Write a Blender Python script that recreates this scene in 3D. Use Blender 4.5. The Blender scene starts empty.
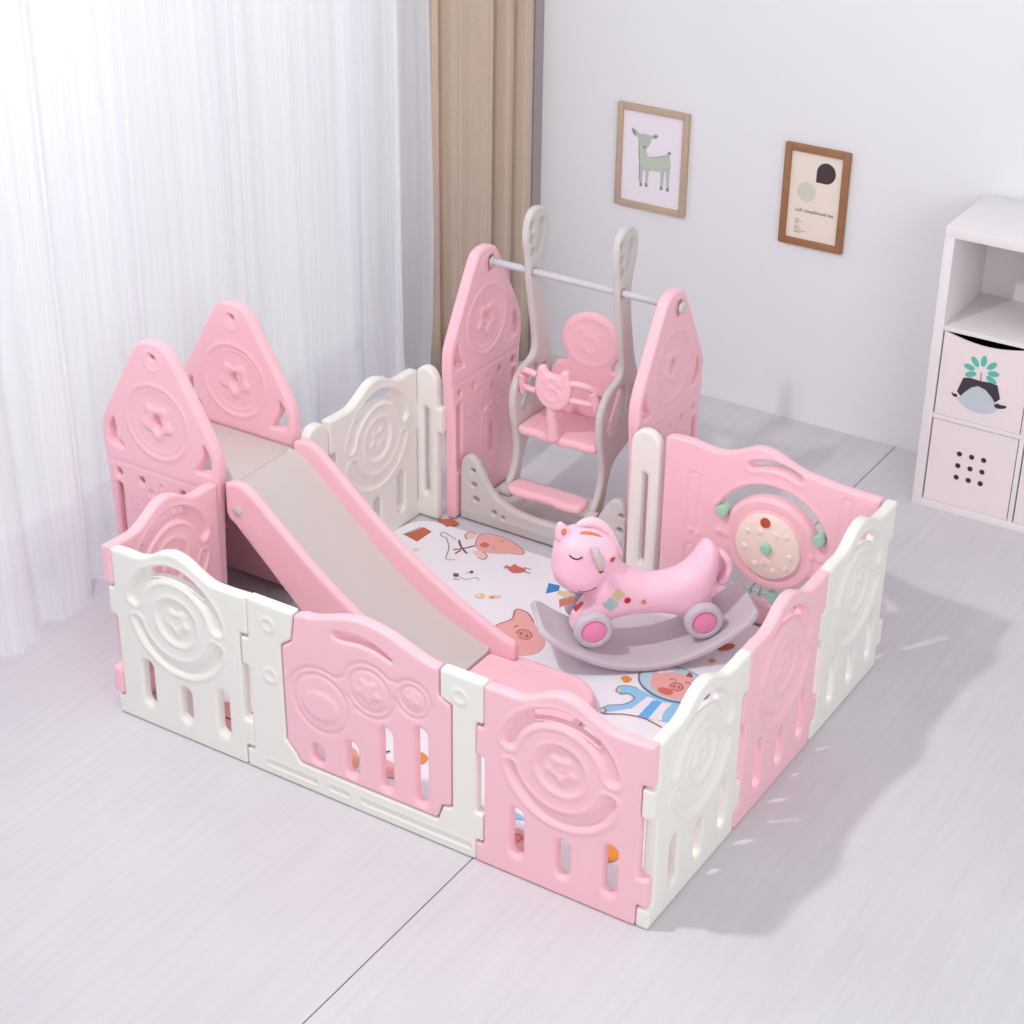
import bpy, bmesh, math, random
import numpy as np
from mathutils import Vector, Matrix
from mathutils.geometry import delaunay_2d_cdt
PI = math.pi
SC = bpy.context.scene
COL = SC.collection
random.seed(4); RNG = np.random.default_rng(7)

# ------------------------------------------------------------------ materials
def srgb(r, g, b):
    f = lambda c: (c/255/12.92) if c/255 <= .04045 else ((c/255+.055)/1.055)**2.4
    return (f(r), f(g), f(b), 1)
MATS = {}
def mat(name, rgb, rough=.5, var=.0, scale=30, bump=0, bscale=200, spec=.4, sss=0, metal=0):
    m = bpy.data.materials.new(name); m.use_nodes = True
    nt = m.node_tree; b = nt.nodes['Principled BSDF']
    c = srgb(*rgb)
    b.inputs['Roughness'].default_value = rough
    b.inputs['Specular IOR Level'].default_value = spec
    b.inputs['Metallic'].default_value = metal
    tc = nt.nodes.new('ShaderNodeTexCoord')
    if var:
        n = nt.nodes.new('ShaderNodeTexNoise'); n.inputs['Scale'].default_value = scale; n.inputs['Detail'].default_value = 4
        nt.links.new(tc.outputs['Object'], n.inputs['Vector'])
        r = nt.nodes.new('ShaderNodeMix'); r.data_type = 'RGBA'
        r.inputs[6].default_value = tuple(x*(1-var) for x in c[:3])+(1,)
        r.inputs[7].default_value = tuple(min(1, x*(1+var)) for x in c[:3])+(1,)
        nt.links.new(n.outputs['Fac'], r.inputs[0]); nt.links.new(r.outputs[2], b.inputs['Base Color'])
    else:
        b.inputs['Base Color'].default_value = c
    if bump:
        n = nt.nodes.new('ShaderNodeTexNoise'); n.inputs['Scale'].default_value = bscale
        nt.links.new(tc.outputs['Object'], n.inputs['Vector'])
        bp = nt.nodes.new('ShaderNodeBump'); bp.inputs['Strength'].default_value = bump; bp.inputs['Distance'].default_value = .002
        nt.links.new(n.outputs['Fac'], bp.inputs['Height']); nt.links.new(bp.outputs['Normal'], b.inputs['Normal'])
    MATS[name] = m
    return m
PINK  = mat('pink_plastic', (250, 198, 209), .42, .015, 6, .04, 300)
WHITE = mat('ivory_plastic', (240, 238, 232), .42, .01, 6, .04, 300)
GREYP = mat('warm_grey_plastic', (210, 206, 203), .5, .02, 8, .05, 300)
CHUTE = mat('slide_grey_plastic', (205, 197, 194), .45, .015, 8, .04, 300)
BOARD = mat('lilac_grey_plastic', (210, 203, 212), .5, .015, 8)
HORSE = mat('rose_plastic', (255, 208, 228), .45, .015, 8, .04, 300)
HUB   = mat('hot_pink_plastic', (250, 150, 196), .5)
MINT  = mat('mint_plastic', (168, 214, 190), .4)
CREAM = mat('cream_plastic', (246, 228, 216), .4, .02, 12)
STEEL = mat('brushed_steel', (205, 203, 212), .35, .02, 40, spec=.6)
SCREW = mat('screw_cap_grey', (208, 203, 202), .4)
WALLM = mat('wall_paint', (234, 235, 239), .9, .012, 3, .05, 150, spec=.2)
TRIMM = mat('wall_return_shade_grey', (168, 163, 163), .9, .02, 3)  # wall paint darkened: shade on the corner return is put into this grey
CABM  = mat('cabinet_white', (238, 233, 236), .55, .01, 5)
BINM  = mat('bin_fabric', (240, 228, 229), .9, .02, 30, .1, 400, spec=.1)
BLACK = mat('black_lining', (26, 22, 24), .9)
OAK   = mat('light_oak', (194, 170, 150), .6, .08, 18, .1, 80)
WALN  = mat('brown_wood', (158, 112, 78), .55, .16, 14, .1, 80)
PAPERL= mat('lilac_paper', (242, 235, 245), .9)
PAPERC= mat('cream_paper', (240, 227, 216), .9)
MATW  = mat('mat_white_vinyl', (244, 242, 250), .55, .01, 10)
MATE  = mat('mat_foam_edge', (150, 140, 140), .8)
FRAMEW= mat('window_frame_white', (232, 232, 234), .5)
ART_COL = dict(rust=(196, 106, 78), ink=(62, 48, 56), white=(244, 238, 246), grey=(132, 122, 132), brown=(136, 84, 82),
  pale=(244, 206, 206), rose=(170, 90, 92), rosel=(228, 150, 148), pig=(240, 178, 174), red=(212, 116, 104), yellow=(244, 208, 150),
  orange=(240, 150, 62), sky=(150, 206, 240), blue=(104, 184, 240), navy=(104, 124, 156), helmet=(190, 214, 228),
  palegrey=(206, 204, 214), peach=(244, 178, 152), teal=(98, 192, 180), leggings=(66, 58, 72), mistblue=(198, 208, 216),
  deer=(190, 198, 192), deerd=(136, 138, 138), deerg=(194, 206, 192), drop=(74, 60, 62), sage=(214, 210, 196), print=(120, 108, 108),
  lemon=(255, 247, 200), aqua=(215, 245, 246), cherry=(232, 70, 84), coral=(240, 120, 90), tan=(252, 196, 146), carrot=(232, 134, 92))
ART_M = {k: mat('print_'+k, v, .6) for k, v in ART_COL.items()}

# ------------------------------------------------------------------ object helpers
def link(name, me, m=None, parent=None, smooth=True):
    o = bpy.data.objects.new(name, me); COL.objects.link(o)
    if m is not None and not me.materials:
        for x in (m if isinstance(m, (list, tuple)) else [m]): me.materials.append(x)
    if smooth:
        me.polygons.foreach_set('use_smooth', [True]*len(me.polygons))
    if parent: o.parent = parent
    return o
def bm_obj(name, bm, m, parent=None, smooth=True, angle=None):
    me = bpy.data.meshes.new(name)
    bmesh.ops.recalc_face_normals(bm, faces=bm.faces[:])
    bm.to_mesh(me); bm.free()
    o = link(name, me, m, parent, smooth)
    if smooth and angle is not None: me.set_sharp_from_angle(angle=math.radians(angle))
    return o
def tag(o, label, cat, group=None):
    o['label'] = label; o['category'] = cat
    if group: o['group'] = group
    return o
def thing(name, label, cat, loc=(0, 0, 0), rz=0, group=None):
    o = bpy.data.objects.new(name, None); COL.objects.link(o); o.empty_display_size = .05
    o.location = loc; o.rotation_euler = (0, 0, rz)
    return tag(o, label, cat, group)
def struct(o): o['kind'] = 'structure'; return o

def add_box(bm, x0, x1, y0, y1, z0, z1, bev=0, seg=2):
    r = bmesh.ops.create_cube(bm, size=1)
    for v in r['verts']:
        v.co = Vector((x0+(v.co.x+.5)*(x1-x0), y0+(v.co.y+.5)*(y1-y0), z0+(v.co.z+.5)*(z1-z0)))
    if bev:
        es = list({e for v in r['verts'] for e in v.link_edges})
        bmesh.ops.bevel(bm, geom=es, offset=bev, segments=seg, profile=.5, affect='EDGES')
def box_obj(name, dims, m, parent=None, bev=.003, seg=2):
    bm = bmesh.new(); add_box(bm, *dims, bev=bev, seg=seg)
    return bm_obj(name, bm, m, parent, True, 35)
def add_tube(bm, pts, rad, n=12, caps=True, closed=False):
    pts = [Vector(p) for p in pts]; N = len(pts)
    rads = rad if isinstance(rad, (list, tuple)) else [rad]*N
    rings = []; prev = None
    for i, p in enumerate(pts):
        if closed: t = pts[(i+1) % N]-pts[i-1]
        else: t = pts[min(i+1, N-1)]-pts[max(i-1, 0)]
        t.normalize()
        if prev is None:
            a = Vector((0, 0, 1)) if abs(t.z) < .9 else Vector((1, 0, 0))
            u = t.cross(a).normalized()
        else:
            u = (prev-t*prev.dot(t)).normalized()
        prev = u; w = t.cross(u)
        rings.append([bm.verts.new(p+(u*math.cos(2*PI*k/n)+w*math.sin(2*PI*k/n))*rads[i]) for k in range(n)])
    M = N if closed else N-1
    for i in range(M):
        a, b = rings[i], rings[(i+1) % N]
        for k in range(n):
            bm.faces.new((a[k], a[(k+1) % n], b[(k+1) % n], b[k]))
    if caps and not closed:
        bm.faces.new(rings[0]); bm.faces.new(rings[-1])
def tube_obj(name, pts, rad, m, parent=None, n=12, closed=False):
    bm = bmesh.new(); add_tube(bm, pts, rad, n, True, closed)
    return bm_obj(name, bm, m, parent, True, 50)
def add_lathe(bm, prof, M=Matrix(), n=32):
    # prof: (radius, height) pairs, axis local Z, ends with radius 0 close
    rings = []
    for r, h in prof:
        if r < 1e-6: rings.append([bm.verts.new(M @ Vector((0, 0, h)))])
        else: rings.append([bm.verts.new(M @ Vector((r*math.cos(2*PI*k/n), r*math.sin(2*PI*k/n), h))) for k in range(n)])
    for a, b in zip(rings, rings[1:]):
        for k in range(n):
            k2 = (k+1) % n
            if len(a) == 1 and len(b) == 1: continue
            if len(a) == 1: bm.faces.new((a[0], b[k], b[k2]))
            elif len(b) == 1: bm.faces.new((a[k], a[k2], b[0]))
            else: bm.faces.new((a[k], a[k2], b[k2], b[k]))
def lathe_obj(name, prof, M, m, parent=None, n=32, angle=40):
    bm = bmesh.new(); add_lathe(bm, prof, M, n); return bm_obj(name, bm, m, parent, True, angle)
AX_Y = Matrix.Rotation(PI/2, 4, 'X')      # lathe axis z -> -y
AX_X = Matrix.Rotation(PI/2, 4, 'Y')      # lathe axis z -> +x

# ------------------------------------------------------------------ 2D shape helpers
def catmull(pts, n=8, closed=True):
    P = [np.array(p, float) for p in pts]; out = []; N = len(P)
    for i in range(N if closed else N-1):
        if closed: a, b, c, d = P[i-1], P[i], P[(i+1) % N], P[(i+2) % N]
        else: a, b, c, d = P[max(i-1, 0)], P[i], P[i+1], P[min(i+2, N-1)]
        for k in range(n):
            t = k/n
            out.append(tuple(.5*((2*b)+(-a+c)*t+(2*a-5*b+4*c-d)*t*t+(-a+3*b-3*c+d)*t**3)))
    if not closed: out.append(tuple(P[-1]))
    return out
def round_poly(pts, r, n=4):
    out = []; N = len(pts)
    for i in range(N):
        p = np.array(pts[i][:2], float); a = np.array(pts[i-1][:2], float)-p; b = np.array(pts[(i+1) % N][:2], float)-p
        la, lb = np.linalg.norm(a), np.linalg.norm(b)
        rr = pts[i][2] if len(pts[i]) > 2 else r
        d = min(rr, la*.45, lb*.45)
        if d < 1e-4 or abs(a[0]*b[1]-a[1]*b[0]) < 1e-5*la*lb: out.append(tuple(p[:2])); continue
        s, e = p+a/la*d, p+b/lb*d
        for k in range(n+1):
            t = k/n; q = (1-t)**2*s+2*t*(1-t)*p+t*t*e; out.append((q[0], q[1]))
    return out
def capsule(x0, y0, x1, y1, r, n=8):
    a = math.atan2(y1-y0, x1-x0); out = []
    for k in range(n+1):
        t = a+PI/2+PI*k/n; out.append((x0+r*math.cos(t), y0+r*math.sin(t)))
    for k in range(n+1):
        t = a-PI/2+PI*k/n; out.append((x1+r*math.cos(t), y1+r*math.sin(t)))
    return out
def circle(x, y, r, n=24, ry=None): return [(x+r*math.cos(2*PI*k/n), y+(ry or r)*math.sin(2*PI*k/n)) for k in range(n)]
def arc_band(cx, cy, rm, ht, a0, a1, n=18, taper=1):
    A = np.radians(np.linspace(a0, a1, n)); out = []
    w = lambda i: ht*(1-(1-taper)*abs(2*i/(n-1)-1)**2)
    out += [(cx+(rm+w(i))*math.cos(t), cy+(rm+w(i))*math.sin(t)) for i, t in enumerate(A)]
    e = A[-1]
    out += [(cx+rm*math.cos(e)+w(n-1)*math.cos(e+k*PI/5), cy+rm*math.sin(e)+w(n-1)*math.sin(e+k*PI/5)) for k in range(1, 5)]
    out += [(cx+(rm-w(n-1-i))*math.cos(t), cy+(rm-w(n-1-i))*math.sin(t)) for i, t in enumerate(A[::-1])]
    s = A[0]
    out += [(cx+rm*math.cos(s)+w(0)*math.cos(s+PI+k*PI/5), cy+rm*math.sin(s)+w(0)*math.sin(s+PI+k*PI/5)) for k in range(1, 5)]
    return out
def resample(pts, h):
    out = []; N = len(pts)
    for i in range(N):
        a, b = np.array(pts[i][:2], float), np.array(pts[(i+1) % N][:2], float)
        L = np.linalg.norm(b-a)
        if L < 1e-6: continue
        m = max(1, int(round(L/h)))
        for k in range(m): out.append(a+(b-a)*k/m)
    # drop points that nearly repeat
    res = [out[0]]
    for p in out[1:]:
        if np.linalg.norm(p-res[-1]) > .0012: res.append(p)
    if np.linalg.norm(res[-1]-res[0]) < .0012: res.pop()
    return np.array(res)
def loops_sdf(P, loops):
    """signed distance, positive inside the outline and outside the holes"""
    P = np.asarray(P, float); D = np.full(len(P), 1e9); inside = np.zeros(len(P), int)
    for L in loops:
        A = L; B = np.roll(L, -1, 0); BA = B-A; bb = (BA**2).sum(1)+1e-15
        for s in range(0, len(P), 3000):
            Q = P[s:s+3000]
            PA = Q[:, None, :]-A[None]
            t = np.clip((PA*BA[None]).sum(2)/bb, 0, 1)
            d = PA-BA[None]*t[..., None]
            D[s:s+3000] = np.minimum(D[s:s+3000], np.sqrt((d**2).sum(2)).min(1))
            cond = (A[None, :, 1] > Q[:, None, 1]) != (B[None, :, 1] > Q[:, None, 1])
            xi = A[None, :, 0]+(Q[:, None, 1]-A[None, :, 1])*BA[None, :, 0]/np.where(np.abs(BA[:, 1]) < 1e-12, 1e-12, BA[:, 1])[None]
            inside[s:s+3000] += (cond & (Q[:, None, 0] < xi)).sum(1)
    return np.where(inside % 2 == 1, D, -D)
def relief_mesh(name, outer, holes, T, r, relief=None, h=.0065, back=True, power=2.0):
    """moulded plate in local x (width) / z (height), thickness T along y, edges rounded over r,
       with an embossed relief(x, z) on front (-y) and, if wanted, back"""
    loops = [resample(outer, h)]+[resample(q, h*.8) for q in holes]
    for i, L in enumerate(loops):
        a = np.sum(L[:, 0]*np.roll(L[:, 1], -1)-np.roll(L[:, 0], -1)*L[:, 1])
        if (a > 0) != (i == 0): loops[i] = L[::-1]
    pts = []; edges = []
    for L in loops:
        s = len(pts); n = len(L); pts += list(L); edges += [(s+k, s+(k+1) % n) for k in range(n)]
    nb = len(pts)
    extra = []
    for L in loops:
        t = np.roll(L, -1, 0)-np.roll(L, 1, 0); t /= np.linalg.norm(t, axis=1)[:, None]+1e-12
        nrm = np.stack([-t[:, 1], t[:, 0]], 1)
        for f in (.12, .4, .95):
            d = r*f
            if d < .0008: continue
            Q = L+nrm*d; sd = loops_sdf(Q, loops)
            extra += list(Q[sd > d*.93])
    mn, mx = loops[0].min(0), loops[0].max(0)
    gx = np.arange(mn[0], mx[0], h); gy = np.arange(mn[1], mx[1], h*.87)
    G = np.array([(x+(.5*h if j % 2 else 0), y) for j, y in enumerate(gy) for x in gx])
    sd = loops_sdf(G, loops)
    G = G[sd > min(max(r*1.15, h*.5), h*2.2)]
    ex = np.array(extra) if extra else np.zeros((0, 2))
    # thin the extra ring points that crowd each other
    if len(ex):
        key = {}; keep = []
        for i, p in enumerate(ex):
            k = (round(p[0]/.0016), round(p[1]/.0016))
            if k in key: continue
            key[k] = 1; keep.append(i)
        ex = ex[keep]
    allp = np.concatenate([np.array(pts), ex, G])
    vs, es, fs, ov, oe, of = delaunay_2d_cdt([Vector((p[0], p[1])) for p in allp], edges, [], 0, 1e-6)
    V = np.array([(v[0], v[1]) for v in vs]); F = np.array([f for f in fs if len(f) == 3])
    c = V[F].mean(1); F = F[loops_sdf(c, loops) > 0]
    a, b, cc = V[F[:, 0]], V[F[:, 1]], V[F[:, 2]]
    ar = (b[:, 0]-a[:, 0])*(cc[:, 1]-a[:, 1])-(b[:, 1]-a[:, 1])*(cc[:, 0]-a[:, 0])
    F[ar < 0] = F[ar < 0][:, ::-1]
    d = np.maximum(loops_sdf(V, loops), 0); isb = np.zeros(len(V), bool)
    ec = {}
    for f in F:
        for k in range(3):
            e = (f[k], f[(k+1) % 3]); ec[e] = 1
    be = [e for e in ec if (e[1], e[0]) not in ec]
    for e in be: isb[list(e)] = True
    d[isb] = 0
    dd = np.clip(d/r, 0, 1)
    f = T/2-r+r*(1-(1-dd)**power)**(1/power)
    f = np.maximum(f, .0006)
    rel = relief(V[:, 0], V[:, 1])*np.clip(d/.008, 0, 1) if relief else np.zeros(len(V))
    n = len(V)
    front = np.stack([V[:, 0], -(f+rel), V[:, 1]], 1)
    bk = np.stack([V[:, 0], f+(rel if back else 0), V[:, 1]], 1)
    verts = np.concatenate([front, bk])
    faces = [tuple(int(i) for i in t) for t in F]+[tuple(int(i)+n for i in t[::-1]) for t in F]
    faces += [(int(e[1]), int(e[0]), int(e[0])+n, int(e[1])+n) for e in be]
    me = bpy.data.meshes.new(name); me.from_pydata([tuple(v) for v in verts.tolist()], [], faces); me.update()
    bm = bmesh.new(); bm.from_mesh(me)
    loose = [v for v in bm.verts if not v.link_faces]
    if loose: bmesh.ops.delete(bm, geom=loose, context='VERTS')
    bm.to_mesh(me); bm.free()
    me.polygons.foreach_set('use_smooth', [True]*len(me.polygons))
    return me
# relief building blocks
def sm(x, w): t = np.clip(x/w, 0, 1); return t*t*(3-2*t)
def gauss(d, w): return np.exp(-(d/w)**2)
def arc_d(x, y, cx, cy, rm, a0, a1):
    an = np.degrees(np.arctan2(y-cy, x-cx)); mid = (a0+a1)/2; hw = (a1-a0)/2
    an = (an-mid+180) % 360-180
    an = np.clip(an, -hw, hw)+mid; an = np.radians(an)
    return np.hypot(x-cx-rm*np.cos(an), y-cy-rm*np.sin(an))
def seg_d(x, y, x0, y0, x1, y1):
    dx, dy = x1-x0, y1-y0; t = np.clip(((x-x0)*dx+(y-y0)*dy)/(dx*dx+dy*dy+1e-12), 0, 1)
    return np.hypot(x-x0-t*dx, y-y0-t*dy)
def flower_r(x, y, cx, cy, r, amp=.22, n=5, ph=.3):
    return np.hypot(x-cx, y-cy)/(1+amp*np.cos(n*(np.arctan2(y-cy, x-cx)+ph)))-r

# flat printed artwork: polygons stacked on the local x/y plane of a bmesh
def art_faces(bm, items, mats, to3d, lift=.0003, step=.00012):
    k = 0
    def idx(c):
        m = ART_M[c]
        if m not in mats: mats.append(m)
        return mats.index(m)
    for it in items:
        k += 1; z = lift+k*step
        if it[0] in 'PF':
            pts = catmull(it[2], 5) if it[0] == 'P' else it[2]
            polys = [pts]
        elif it[0] == 'S':
            w = it[2]/2; C = np.array(catmull(it[3], 5, False)); t = np.gradient(C, axis=0); t /= np.linalg.norm(t, axis=1)[:, None]+1e-9
            nn = np.stack([-t[:, 1], t[:, 0]], 1)
            polys = [[tuple(C[i]+nn[i]*w), tuple(C[i+1]+nn[i+1]*w), tuple(C[i+1]-nn[i+1]*w), tuple(C[i]-nn[i]*w)] for i in range(len(C)-1)]
        for pl in polys:
            ar = sum(pl[i-1][0]*pl[i][1]-pl[i][0]*pl[i-1][1] for i in range(len(pl)))
            if ar < 0: pl = pl[::-1]
            vs = [bm.verts.new(to3d(p[0], p[1], z)) for p in pl]
            try: f = bm.faces.new(vs); f.material_index = idx(it[1])
            except ValueError: pass
def ell(c, cx, cy, rx, ry=None, rot=0, n=14):
    r = math.radians(rot); ry = ry or rx
    return ('P', c, [(cx+rx*math.cos(t)*math.cos(r)-ry*math.sin(t)*math.sin(r), cy+rx*math.cos(t)*math.sin(r)+ry*math.sin(t)*math.cos(r)) for t in [2*PI*k/n for k in range(n)]])
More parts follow.
